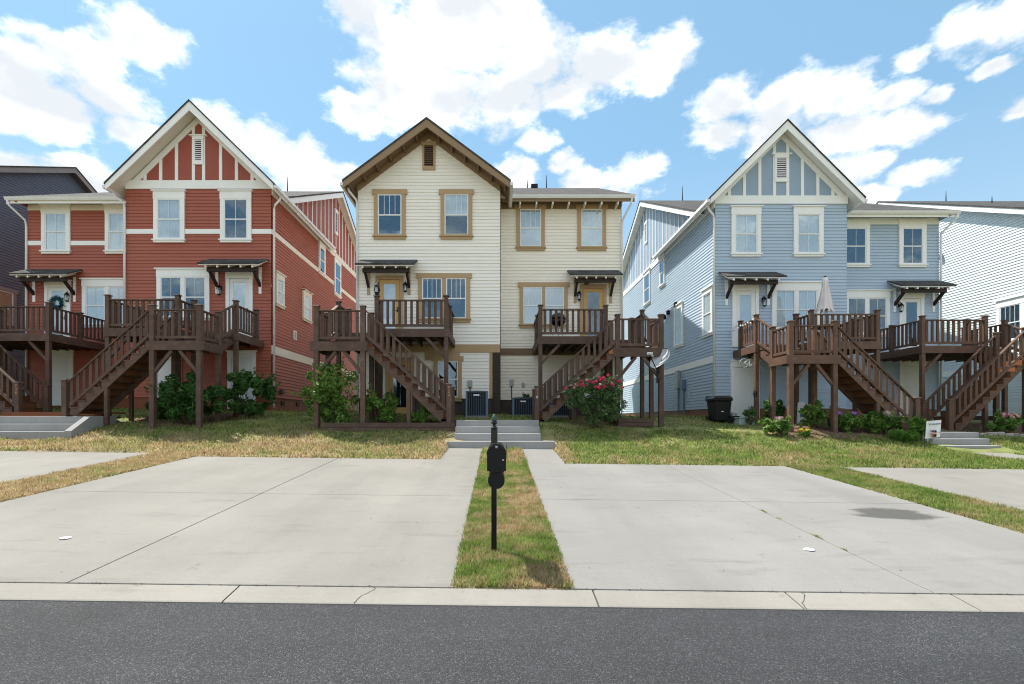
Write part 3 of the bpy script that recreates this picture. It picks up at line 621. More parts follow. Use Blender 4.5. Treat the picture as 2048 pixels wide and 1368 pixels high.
def hood(H, T, u, z, w=2.3, tail='white', stub='white', proj=.82, drop=.40):
    m = MB(T); a, b = u - w / 2, u + w / 2
    m.hexa([(a, 0, z - .06), (b, 0, z - .06), (b, proj, z - drop - .06), (a, proj, z - drop - .06)], [(a + .02, 0, z), (b - .02, 0, z), (b, proj, z - drop), (a, proj, z - drop)])
    r = m.build('awning', MT['shingle'], H)
    m = MB(T); m.hexa([(a + .03, .01, z - .095), (b - .03, .01, z - .095), (b - .03, proj - .02, z - drop - .095), (a + .03, proj - .02, z - drop - .095)], [(a + .03, .01, z - .062), (b - .03, .01, z - .062), (b - .03, proj - .02, z - drop - .062), (a + .03, proj - .02, z - drop - .062)]); m.build('soffit', MT[tail], r)
    n = 5; i0, i1 = a + .30, b - .30
    for k in range(n):
        x = i0 + (i1 - i0) * k / (n - 1); f = proj - .04; zz = lambda d: z - drop * d / proj
        m = MB(T); m.hexa([(x - .03, .03, zz(.03) - .24), (x + .03, .03, zz(.03) - .24), (x + .03, f, zz(f) - .20), (x - .03, f, zz(f) - .20)], [(x - .03, .03, zz(.03) - .097), (x + .03, .03, zz(.03) - .097), (x + .03, f, zz(f) - .097), (x - .03, f, zz(f) - .097)]); m.build('rafter_tail', MT[tail], r)
    MB(T).box(i0 - .06, i1 + .06, .50, .59, z - drop * .7 - .40, z - drop * .7 - .215).build('beam', MT['dark_brown'], r)
    for x in (i0 + .04, i1 - .04):
        m = MB(T); m.hexa([(x - .045, .05, z - 1.15), (x + .045, .05, z - 1.15), (x + .045, .05, z - 1.0), (x - .045, .05, z - 1.0)], [(x - .045, .58, z - drop * .7 - .42), (x + .045, .58, z - drop * .7 - .42), (x + .045, .46, z - drop * .7 - .38), (x - .045, .46, z - drop * .7 - .38)]); m.build('bracket', MT['dark_brown'], r)
        MB(T).box(x - .055, x + .055, 0, .052, z - 1.42, z - .35).build('bracket_board', MT[stub], r)
    return r

def lantern(H, T, u, z):
    m = MB(T); m.box(u - .05, u + .05, .03, .05, z - .02, z + .16); m.tube([(u, .05, z + .12), (u, .10, z + .20), (u, .15, z + .17)], .012, 6); m.lathe([(.11, .02), (.10, .05), (.04, .13), (.012, .17)], (u, .15, z), 8)
    for k in range(4):
        g = math.pi / 4 + k * math.pi / 2; m.beam((u + .085 * math.cos(g), .15 + .085 * math.sin(g), z + .03), (u + .06 * math.cos(g), .15 + .06 * math.sin(g), z - .20), .012, .012)
    m.lathe([(.07, -.20), (.075, -.21), (.03, -.25)], (u, .15, z), 8); o = m.build('wall_lantern', MT['black'], H)
    MB(T).lathe([(.078, .02), (.055, -.19)], (u, .15, z), 8).build('lantern_glass', MT['glass'], o); MB(T).tube([(u, .15, z - .19), (u, .15, z - .06)], .018, 6).build('bulb', MT['bulb'], o)

def vent(H, T, u, z0, z1, w, mt, slat):
    m = MB(T); s = .075; m.box(u - w / 2 - s, u - w / 2, 0, .075, z0, z1); m.box(u + w / 2, u + w / 2 + s, 0, .075, z0, z1); m.box(u - w / 2 - s - (.03 if mt == 'white' else .05), u + w / 2 + s + (.03 if mt == 'white' else .05), 0, .085, z1, z1 + .14); m.box(u - w / 2 - s, u + w / 2 + s, 0, .077, z0 - .14, z0)
    v = m.build('gable_vent', MT[mt], H); MB(T).box(u - w / 2, u + w / 2, .02, .032, z0, z1).build('backing', MT['dark'], v)
    n = int((z1 - z0) / .075); dz = (z1 - z0) / n
    for k in range(n):
        z = z0 + k * dz; m = MB(T); m.hexa([(u - w / 2, .035, z + dz * .62), (u + w / 2, .035, z + dz * .62), (u + w / 2, .068, z + .004), (u - w / 2, .068, z + .004)], [(u - w / 2, .035, z + dz * .78), (u + w / 2, .035, z + dz * .78), (u + w / 2, .068, z + dz * .22), (u - w / 2, .068, z + dz * .22)]); m.build('louver', MT[slat], v)

def downspout(H, pts, r=.045, mt='gutter'): MB().tube(pts, r, 8).build('downspout', MT[mt], H, smooth=True)

def gable_roof(H, xr, hs, zp, s, y0, y1, trim, soffit, rake=.25):
    """roof over the projecting unit: ridge runs back from the street"""
    zt = zp - s * hs; th = .07; k = math.hypot(1, s)
    m = MB()
    for q in (-1, 1): m.prism([(xr, y0 - .03, zp + .07), (xr + q * (hs + .04), y0 - .03, zt + .07 - .04 * s), (xr + q * (hs + .04), y0 - .03, zt + .0 - .04 * s), (xr, y0 - .03, zp)], (0, y1 - y0 + .03, 0))
    r = m.build('gable_roof', MT['shingle'], H)
    for q in (-1, 1):
        m = MB(); m.prism([(xr, y0, zp - .002), (xr + q * hs, y0, zt - .002), (xr + q * hs, y0, zt - rake), (xr, y0, zp - rake * k)], (0, .045, 0)); m.build('rake_board', MT[trim], r)
        m = MB(); m.prism([(xr, y0 + .05, zp - .10), (xr + q * hs, y0 + .05, zt - .10), (xr + q * hs, y0 + .05, zt - .13), (xr, y0 + .05, zp - .13)], (0, y1 - y0 - .06, 0)); m.build('soffit', MT[soffit], r)
        m = MB(); x = xr + q * (hs - .01); m.box(x - .02, x + .02, y0 + .05, y1 - .02, zt - .22, zt - .003); m.build('fascia', MT[trim], r)
        m = MB(); x = xr + q * (hs + .075); m.box(x - .062, x + .062, y0 + .02, y1 - .5, zt - .13 - .04 * s, zt - .01 - .04 * s); m.build('gutter', MT['gutter'], r)
    return r
def main_roof(H, x0, x1, ye, ze, yr, zr, trim, soffit, rail=None):
    s = (zr - ze) / (yr - ye); yb = 2 * yr - ye; m = MB()
    for (p, q) in ((ye, ze), (yb, ze)): m.prism([(x0 - .03, yr, zr + .07), (x0 - .03, p, q + .07), (x0 - .03, p, q), (x0 - .03, yr, zr)], (x1 - x0 + .06, 0, 0))
    r = m.build('main_roof', MT['shingle'], H)
    for x in (x0, x1 - .045):
        for (p, q) in ((ye, ze), (yb, ze)):
            m = MB(); m.prism([(x, yr, zr - .003), (x, p, q - .003), (x, p, q - .25), (x, yr, zr - .27)], (.045, 0, 0)); m.build('rake_board', MT[trim], r)
    for (p, q) in ((ye, ze), (yb, ze)):
        m = MB(); m.prism([(x0 + .05, yr, zr - .1), (x0 + .05, p, q - .1), (x0 + .05, p, q - .13), (x0 + .05, yr, zr - .13)], (x1 - x0 - .1, 0, 0)); m.build('soffit', MT[soffit], r)
    return r, s
def gutter_x(r, x0, x1, ye, ze, trim):
    MB().box(x0 + .05, x1 - .05, ye + .005, ye + .04, ze - .22, ze - .003).build('fascia', MT[trim], r)
    m = MB(); m.prism([(x0, ye, ze + .015), (x0, ye - .12, ze + .015), (x0, ye - .10, ze - .05), (x0, ye - .07, ze - .11), (x0, ye, ze - .11)], (x1 - x0, 0, 0)); m.build('gutter', MT['gutter'], r)
def pipe(r, x, y, z, h=.5, rad=.03): MB().tube([(x, y, z - .3), (x, y, z + h * .25), (x, y, z + h)], [rad, rad, rad * .4], 6).build('vent_pipe', MT['black_matt'], r)

def gable_panels(H, T, xr, half, z0, zp, s, mt, vz, vw):
    """half-timbered gable: flat panels, white battens, a louvred vent"""
    hh = (zp - z0) / s; ft = lambda u: zp - s * abs(u - xr); q = .30
    m = MB(T); m.prism([(xr - hh, -.02, z0), (xr + hh, -.02, z0), (xr, -.02, zp)], (0, .03, 0)); m.build('gable_panel', MT[mt], H)
    for sg in (-1, 1):
        m = MB(T); u1 = xr + sg * hh; u2 = xr + sg * (hh - q / s); m.prism([(xr, 0, zp), (u1, 0, z0), (u2, 0, z0), (xr, 0, zp - q)], (0, .045, 0)); m.build('rake_trim', MT['white'], H)
        for o in (.89, 1.53, 2.16):
            u = xr + sg * o; top = ft(u) - q * .55
            if top > z0 + .05: slab(H, 'batten', T, u - .062, u + .062, z0, top, 'white', 0, .038)
        u = xr + sg * (vw / 2 + .075); slab(H, 'batten', T, u - .06, u + .06, z0, ft(u) - q * .55, 'white', 0, .040)
    vent(H, T, xr, vz, vz + .86, vw, 'white', 'white'); slab(H, 'batten', T, xr - vw / 2 - .22, xr + vw / 2 + .22, vz + 1.002, vz + 1.05, 'white', 0, .11)
    slab(H, 'trim_band', T, xr - half - .02, xr + half + .02, z0 - .34, z0, 'white', -.01, .062)

def side_gable(H, T, y0, yr, z0, zr, s, mt, yb, sp=.60):
    m = MB(T); a = yr - (zr - z0) / s; b = yr + (zr - z0) / s
    m.prism([(a, -.02, z0), (b, -.02, z0), (yr, -.02, zr)], (0, .025, 0)); m.build('gable_panel', MT[mt], H)
    u = yr
    for k in range(-14, 15):
        u = yr + k * sp; t = zr - s * abs(u - yr)
        if t > z0 + .25: slab(H, 'batten', T, u - .035, u + .035, z0, t - .1, 'white', 0, .03)
    return a, b

# ------------------------------------------------------------------ the houses
def shell(p):
    """walls, foundation and roofs that the three duplexes share. g: gabled unit, s: unit set back; side: +1 if the set-back unit is right"""
    gx0, gx1, gy, s0, s1, sy, zb, zw = p['gx0'], p['gx1'], p['gy'], p['s0'], p['s1'], p['sy'], p['zb'], p['zw']
    yr, zr, ye, ze = p['yr'], p['zr'], p['ye'], p['ze']; sl = (zr - ze) / (yr - ye); yb = 2 * yr - sy
    xo0, xo1 = min(gx0, s0), max(gx1, s1)
    H = thing(p['name'], p['label'], 'house', ((xo0 + xo1) / 2, gy, p['base']))
    gs = gx1 < s1                                     # gabled unit on the left
    Tg, Ts = front(gy), front(sy)
    xr = (gx0 + gx1) / 2
    if p['panel']: siding(H, Tg, [(gx0, zb), (gx1, zb), (gx1, p['fz'] - .33), (gx0, p['fz'] - .33)], p['sid'])
    else: siding(H, Tg, [(gx0, zb), (gx1, zb), (gx1, p['wz'] - p['gs'] * (gx1 - xr)), (xr, p['wz']), (gx0, p['wz'] - p['gs'] * (gx1 - xr))], p['sid'])
    siding(H, Ts, [(s0, zb), (s1, zb), (s1, zw), (s0, zw)], p.get('sid2', p['sid']))
    yl, yrt = (gy, sy) if gs else (sy, gy)            # where the left and right side walls start
    top = p.get('side_fr', zw)
    for (T, y0, vis) in ((west(xo0), yl, True), (east(xo1), yrt, True)):
        siding(H, T, [(y0, zb), (yb, zb), (yb, top), (y0, top)], p['sid'])
        side_gable(H, T, y0, yr, top, zr - .12, sl, p['panel'] or p['sid'], yb)
        slab(H, 'frieze_board', T, y0, yb, top - .02, top + .28, p['trim'], -.01, .05)
    inner = gx1 if gs else gx0; TI = east(inner) if gs else west(inner)
    siding(H, TI, [(gy, zb), (sy, zb), (sy, zw), (gy, zw)], p['sid'])
    MB().box(xo0, xo1, yb - .1, yb, zb, zw).build('back_wall', MT[p['sid']], H)
    MB().box(xo0 + .03, xo1 - .03, sy + .03, yb - .03, p['base'] - .6, zb + .02).build('foundation', MT[p['fnd']], H)
    MB().box(gx0 + .03, gx1 - .03, gy + .03, sy + .02, p['base'] - .6, zb + .021).build('foundation', MT[p['fnd']], H)
    g = gable_roof(H, xr, p['hs'], p['gp'], p['gs'], p['gov'], p['gyb'], p['rake'], p['soff'])
    r, _ = main_roof(H, xo0 - .42, xo1 + .42, ye, ze, yr, zr, p['rake'], p['soff'])
    a, b = (inner + .03, xo1 + .42) if gs else (xo0 - .42, inner - .03)
    gutter_x(r, a, b, ye, ze, p['rake'])
    return H, Tg, Ts, g, r

# --- red house
RY, RS = 20.2, 21.5
p = dict(name='duplex_house', label='red clapboard duplex with white trim and half-timbered gable', gx0=fx(253, RY), gx1=fx(543, RY), gy=RY, s0=fx(57, RS), s1=fx(253, RY), sy=RS, zb=.92, zw=9.25, yr=28.2, zr=12.83, ye=20.95, ze=9.30,
         base=.40, fz=9.66, panel='red_panel', sid='red_siding', trim='offwhite', rake='white', soff='offwhite', fnd='foundation_red', hs=3.28, gp=12.47, gs=.98, gov=19.55, gyb=27.2, side_fr=9.12)
H, Tg, Ts, G, Rf = shell(p); gx0, gx1 = p['gx0'], p['gx1']
gable_panels(H, Tg, (gx0 + gx1) / 2, (gx1 - gx0) / 2, 9.66, 12.28, .98, 'red_panel', 10.44, .26)
for px in (340, 473): window(H, Tg, fx(px, RY), 8.90, .94, 1.60, blind='none' if px > 400 else 'full')
def band(H, T, u0, u1, z0, z1, holes, mt='white', d=.045):
    us = [u0] + [x for h in holes for x in h] + [u1]
    for a, b in zip(us[::2], us[1::2]): slab(H, 'trim_band', T, a, b, z0, z1, mt, -.01, d)
wc = [fx(340, RY), fx(473, RY)]
band(H, Tg, gx0, gx1, 7.51, 7.70, [(c - .63, c + .63) for c in wc])
window(H, Tg, fx(368, RY), 5.76, .84, 1.60, n=2, gap=.13, blind='none')
door(H, Tg, fx(480, RY), 3.35, 5.70, .80); hood(H, Tg, fx(478, RY), 6.51, 2.42, 'offwhite', 'white'); lantern(H, Tg, fx(442, RY), 5.25)
door(H, Tg, fx(484.5, RY), .45, 2.50, .84, glass=False, panels=True); door(H, Tg, fx(337, RY), .45, 2.45, .84, glass=False, panels=True)
wc = [fx(114, RS), fx(241, RS)]
for c in wc: window(H, Ts, c, 8.88, .92, 1.60, blind='full')
band(H, Ts, p['s0'], p['s1'], 7.50, 7.69, [(wc[0] - .62, wc[0] + .62), (wc[1] - .62, wc[1] + .62)])
window(H, Ts, fx(216, RS), 5.72, .82, 1.60, n=2, gap=.17, blind='full')
door(H, Ts, fx(117.6, RS), 3.35, 5.70, .82); hood(H, Ts, fx(110, RS), 6.49, 2.42, 'offwhite', 'white'); lantern(H, Ts, fx(139.5, RS), 5.3)
door(H, Ts, fx(122, RS), .62, 2.75, .86, glass=False, panels=True)
slab(H, 'frieze_board', Ts, p['s0'], p['s1'], 9.0, 9.25, 'offwhite', -.01, .05)
Te = east(gx1)
for (a, b, zt, zb_, nm) in ((25.4, 26.36, 9.1, 7.48, 'none'), (27.8, 29.0, 9.1, 7.0, 'none'), (20.45, 21.3, 6.09, 4.70, 'full'), (23.3, 24.4, 6.13, 4.67, 'full')):
    window(H, Te, (a + b) / 2, zt - .22, b - a - .3, zt - zb_ - .36, st='small', mt='white' if nm == 'none' else 'offwhite', blind=nm, mun=0)
band(H, Te, RY, 35, 7.50, 7.70, [(25.45, 26.3), (27.8, 29.0)], 'offwhite'); slab(H, 'trim_band', Te, RY, 35, 2.66, 3.01, 'offwhite', -.01, .05)
vent(H, Te, 28.2, 10.6, 11.7, .3, 'white', 'white')
for (px, py) in ((604, 577), (616, 584)):
    y = 9130 / (995 - px); MB(Te).box(y - .08, y + .08, 0, .14, fz(py, y) - .07, fz(py, y) + .07).build('exhaust_hood', MT['foundation_red'], H, bevel=.02)
m = MB(Te); y = 22.45; z = 3.80; m.box(y - .17, y + .17, 0, .06, z - .2, z + .2); v = m.build('wall_vent', MT['offwhite'], H); MB(Te).box(y - .1, y + .1, .061, .066, z - .14, z + .14).build('grille', MT['grey_metal'], v)
for y in (21.3, 22.9): MB(Te).box(y - .16, y + .16, -.1, .005, .62, .80).build('crawl_vent', MT['black_matt'], H)
MB(Te).box(20.85, 21.1, 0, .16, 1.08, 1.28).build('exhaust_hood', MT['foundation_brown'], H, bevel=.03)
downspout(H, [(gx1 + .33, 20.3, 9.05), (gx1 + .30, 20.3, 8.95), (gx1 + .10, 20.28, 8.72), (gx1 + .07, 20.28, 8.55), (gx1 + .07, 20.28, .5)])
downspout(H, [(gx0 - .33, 19.9, 9.05), (gx0 - .25, 19.95, 8.9), (gx0 - .03, 20.1, 8.72), (gx0 - .02, 20.12, 8.5), (gx0 - .02, 20.12, 3.3)])
downspout(H, [(p['s0'] - .33, 20.9, 9.2), (p['s0'] - .30, 20.95, 9.0), (p['s0'] - .03, 21.38, 8.55), (p['s0'] - .02, 21.42, 8.3), (p['s0'] - .02, 21.42, .6)])
pipe(Rf, fx(575, 28.2), 28.2, 12.8, .9)

# --- cream house
CY, CS = 20.0, 21.4
p = dict(name='duplex_house', label='cream clapboard duplex with tan trim and brown eaves', gx0=fx(716, CY), gx1=fx(1000, CY), gy=CY, s0=fx(1000, CY), s1=fx(1242, CS), sy=CS, zb=.86, zw=9.35, yr=28.6, zr=13.2, ye=20.8, ze=9.32,
         base=.20, fz=9.2, wz=11.40, panel=None, sid='cream_siding', sid2='butter_siding', trim='tan', rake='fascia_brown', soff='tan_brown', fnd='foundation_brown', hs=3.215, gp=11.62, gs=.743, gov=19.3, gyb=25.2, side_fr=9.2)
H, Tg, Ts, G, Rf = shell(p); gx0, gx1 = p['gx0'], p['gx1']; xr = (gx0 + gx1) / 2
for sg in (-1, 1):
    m = MB(Tg); hw = gx1 - xr; m.prism([(xr, 0, 11.52), (xr + sg * hw, 0, 11.52 - .743 * hw), (xr + sg * hw, 0, 11.24 - .743 * hw), (xr, 0, 11.24)], (0, .045, 0)); m.build('rake_trim', MT['fascia_brown'], H)
    for k in range(6):
        x = xr + sg * (.42 + k * .52); z = 11.62 - .743 * abs(x - xr) - .10; m = MB(); m.box(x - .03, x + .03, 19.36, 19.99, z - .17, z - .045); m.build('lookout', MT['tan_brown'], G)
vent(H, Tg, xr, 10.12, 10.96, .36, 'tan', 'tan_brown')
for px in (780, 913): window(H, Tg, fx(px, CY), 9.0, .95, 1.62, st='tan', blind='none' if px < 800 else 'upper', mun=3, lowmun=0)
window(H, Tg, fx(888.5, CY), 5.66, .80, 1.60, st='tan', n=2, gap=.16, blind='none', mun=3, lowmun=0)
door(H, Tg, fx(779.6, CY), 3.35, 5.60, .82, 'door_tan', 'tan'); hood(H, Tg, fx(778, CY), 6.42, 2.3, 'offwhite', 'tan'); lantern(H, Tg, fx(812, CY), 5.32)
slab(H, 'trim_band', Tg, gx0, gx1, 2.70, 3.02, 'tan', -.01, .05)
slab(H, 'trim_band', Tg, fx(850, CY), fx(920, CY), 2.38, 2.70, 'tan', -.01, .048)
window(H, Tg, fx(896, CY), 2.36, .80, 1.45, st='tan', blind='none', mun=1); door(H, Tg, fx(800, CY), .25, 2.35, .86, 'door_tan', 'tan', blind=False)
slab(H, 'corner_board', Tg, gx1 - .30, gx1 + .01, .22, 2.69, 'dark_brown', -.01, .06); slab(H, 'corner_board', Tg, gx1 - .42, gx1 - .30, .86, 2.69, 'tan', -.01, .05)
for px in (1061, 1183): window(H, Ts, fx(px, CS), 9.0, .90, 1.60, st='tan', blind='full', mun=3, lowmun=0)
window(H, Ts, fx(1087, CS), 5.68, .80, 1.58, st='tan', n=2, gap=.14, blind='full', mun=3, lowmun=0)
door(H, Ts, fx(1186, CS), 3.30, 5.62, .84, 'door_tan', 'tan', blind=False); hood(H, Ts, fx(1190, 20.9), 6.42, 2.2, 'offwhite', 'tan'); lantern(H, Ts, fx(1157, CS), 5.32)
slab(H, 'trim_band', Ts, gx1, p['s1'], 2.76, 3.06, 'tan_brown', -.01, .05)
MB(Ts).box(fx(1172, CS) - .09, fx(1172, CS) + .09, .05, .14, 5.76, 5.90).build('door_camera', MT['tan_brown'], H, bevel=.02)
slab(H, 'frieze_board', Ts, gx1, p['s1'], 9.02, 9.33, 'fascia_brown', -.01, .05)
for k in range(7):
    x = gx1 + .85 + k * .68; m = MB(); m.box(x - .03, x + .03, 20.83, 21.36, 9.0, 9.14); m.build('rafter_tail', MT['offwhite'], Rf)
downspout(H, [(gx0 - .30, 19.6, 9.12), (gx0 - .24, 19.65, 8.98), (gx0 - .04, 19.9, 8.76), (gx0 - .02, 19.93, 8.6), (gx0 - .02, 19.93, .4)])
downspout(H, [(p['s1'] + .30, 20.75, 9.2), (p['s1'] + .27, 20.8, 9.0), (p['s1'] + .03, 21.25, 8.5), (p['s1'] + .02, 21.3, 8.3), (p['s1'] + .02, 21.3, .5)])
for (T, u, z, w, h) in ((Tg, fx(940.5, CY), 1.30, .17, .28), (Ts, fx(1023, CS), 1.45, .15, .28)):
    m = MB(T); m.box(u - w / 2, u + w / 2, .02, .13, z, z + h); bx = m.build('disconnect_box', MT['grey_metal'], H, bevel=.012); MB(T).tube([(u, .06, z), (u, .06, z - .35), (u + .02, .10, z - .7)], .018, 6).build('conduit', MT['black_matt'], bx)
m = MB(Ts); u = fx(1046, CS); m.box(u - .055, u + .055, .02, .09, 1.40, 1.60); m.build('outlet_cover', MT['grey_metal'], H, bevel=.02)
for (px, yy) in ((1055, 28.6), (1093, 28.6)): pipe(Rf, fx(px, yy), yy, 13.15, .55 if px < 1060 else .85)
MB().box(fx(1062, 28.4), fx(1075, 28.4), 28.2, 28.5, 13.1, 13.33).build('roof_vent', MT['black_matt'], Rf)

# --- blue house
BY, BS = 20.9, 22.4
p = dict(name='duplex_house', label='blue clapboard duplex with white trim and half-timbered gable', gx0=fx(1430, BY), gx1=fx(1693, BY), gy=BY, s0=fx(1693, BY), s1=fx(1877, BS), sy=BS, zb=.48, zw=9.05, yr=30.45, zr=13.3, ye=21.85, ze=9.10,
         base=.05, fz=9.36, panel='blue_panel', sid='blue_siding', trim='white', rake='white', soff='white', fnd='foundation_clay', hs=3.14, gp=12.22, gs=1.0, gov=20.4, gyb=28.2, side_fr=8.90)
H, Tg, Ts, G, Rf = shell(p); gx0, gx1 = p['gx0'], p['gx1']
gable_panels(H, Tg, (gx0 + gx1) / 2, (gx1 - gx0) / 2, 9.36, 12.05, 1.0, 'blue_panel', 10.07, .40)
for px in (1491, 1615.5): window(H, Tg, fx(px, BY), 8.57, .92, 1.61, blind='full')
window(H, Tg, fx(1591, BY), 5.41, .80, 1.60, n=2, gap=.12, blind='full')
door(H, Tg, fx(1489.5, BY), 3.05, 5.38, .82); hood(H, Tg, fx(1494, BY), 6.20, 2.42, 'white', 'white'); lantern(H, Tg, fx(1525, BY), 4.95)
door(H, Tg, fx(1489, BY), .06, 2.20, .90, glass=False, panels=True)
for px in (1710, 1823): window(H, Ts, fx(px, BS), 8.58, .90, 1.60, blind='none')
window(H, Ts, fx(1732, BS), 5.46, .80, 1.60, n=2, gap=.12, blind='none')
door(H, Ts, fx(1821, BS), 3.05, 5.43, .82, blind=False); hood(H, Ts, fx(1827, BS), 6.25, 2.42, 'white', 'white'); lantern(H, Ts, fx(1797, BS), 5.05)
door(H, Ts, fx(1823, BS), .2, 2.40, .88, glass=False, panels=True)
slab(H, 'frieze_board', Ts, p['s0'], p['s1'], 8.75, 9.05, 'white', -.01, .05)
Tw = west(gx0)
for (a, b, zt, zb_) in ((21.0, 22.08, 5.66, 3.60), (24.4, 25.6, 5.78, 3.64), (27.0, 27.9, 9.0, 7.3), (29.6, 30.9, 9.0, 6.95)):
    window(H, Tw, (a + b) / 2, zt - .22, b - a - .28, zt - zb_ - .36, st='small', mt='white', blind='full' if zt < 6 else 'none', mun=1 if zt < 6 else 0, lowmun=0)
slab(H, 'trim_band', Tw, BY, 36, 2.41, 2.70, 'white', -.01, .05); vent(H, Tw, 30.45, 10.9, 11.95, .3, 'white', 'white')
for (y, z) in ((27.0, 5.6), (26.4, 5.72), (25.3, 5.9)): MB(Tw).box(y - .1, y + .1, 0, .16, z - .16, z + .06).build('exhaust_hood', MT['black_matt'], H, bevel=.02)
for (y, z0, z1, w) in ((24.9, 1.55, 2.45, .36), (24.2, 1.45, 1.95, .30)):
    bx = MB(Tw).box(y - w / 2, y + w / 2, .02, .20, z0, z1).build('meter_box', MT['ac_light'] if w < .35 else MT['grey_metal'], H, bevel=.02); MB(Tw).tube([(y, .08, z0), (y, .08, .3)], .045, 8).build('conduit', MT['ac_light'], bx)
downspout(H, [(gx0 - .31, 20.85, 8.90), (gx0 - .28, 20.85, 8.78), (gx0 - .08, 20.86, 8.55), (gx0 - .06, 20.86, 8.4), (gx0 - .06, 20.86, .3)])
downspout(H, [(p['s1'] + .32, 21.8, 9.0), (p['s1'] + .28, 21.85, 8.8), (p['s1'] + .02, 22.3, 8.3), (p['s1'] + .02, 22.3, 8.1), (p['s1'] + .02, 22.3, .4)])
for px in (1365,): pipe(Rf, fx(px, 30.4), 30.4, 13.25, .95)

# --- neighbours seen only by their side walls
def neighbour(label, T, x, xin, y0, ye, ze, yr, zr, sid, trim, soff, wins, fnd, zb):
    sl = (zr - ze) / (yr - ye); yb = 2 * yr - y0; H = thing('neighbour_house', label, 'house', (xin, y0, zb))
    hw = ze - .05 + sl * (y0 - ye)
    siding(H, T, [(y0, zb), (yb, zb), (yb, hw), (yr, zr - .12), (y0, hw)], sid); x0, x1 = min(x, xin), max(x, xin)
    siding(H, front(y0), [(x0, zb), (x1, zb), (x1, hw), (x0, hw)], sid); MB().box(x0 + .02, x1 - .02, y0 + .05, yb - .05, zb - .8, zb + .03).build('foundation', MT[fnd], H)
    MB().box(x0 + .1, x1 - .1, yb - .1, yb, zb, hw).build('back_wall', MT[sid], H); siding(H, west(x0) if x == x1 else east(x1), [(y0, zb), (yb, zb), (yb, hw), (yr, zr - .12), (y0, hw)], sid)
    r, _ = main_roof(H, x0 - .38, x1 + .38, ye, ze, yr, zr, trim, soff); gutter_x(r, x0 - .38, x1 + .38, ye, ze, trim)
    return H, r
H, r = neighbour('pale grey-green clapboard house at the far right edge', west(24.0), 24.0, 35.3, 22.6, 22.1, 9.32, 31.0, 13.5, 'pale_siding', 'white', 'white', None, 'foundation_brown', .2)
window(H, west(24.0), 23.35, 5.35, .95, 1.6, blind='none', mun=3); MB(west(24.0)).box(26.9, 27.15, 0, .2, 8.7, 8.95).build('exhaust_hood', MT['grey_metal'], H, bevel=.03)
MB(west(24.0)).box(22.62, 36, .02, .05, 2.3, 2.6).build('trim_band', MT['white'], H)
pipe(r, fx(1892, 31), 31.0, 13.45, .75); pipe(r, fx(1984, 28), 28.0, 12.05, .5)
H, r = neighbour('dark slate clapboard house at the far left edge', east(-24.0), -24.0, -35.3, 19.3, 18.8, 9.6, 28.0, 14.1, 'slate_siding', 'taupe', 'slate_siding', None, 'foundation_brown', .6)
window(H, east(-24.0), 24.25, 6.25, .92, 1.6, st='tan', mt='taupe', blind='full', mun=0)

def textmesh(body, size, mt, ext=.003):
    c = D.curves.new('t', 'FONT'); c.body = body; c.size = size; c.align_x = 'CENTER'; c.extrude = ext; c.resolution_u = 3; o = D.objects.new('t', c); COL.objects.link(o); bpy.context.view_layer.update()
    me = D.meshes.new_from_object(o.evaluated_get(bpy.context.evaluated_depsgraph_get())); D.objects.remove(o); D.curves.remove(c); me.materials.clear(); me.materials.append(MT[mt]); return me

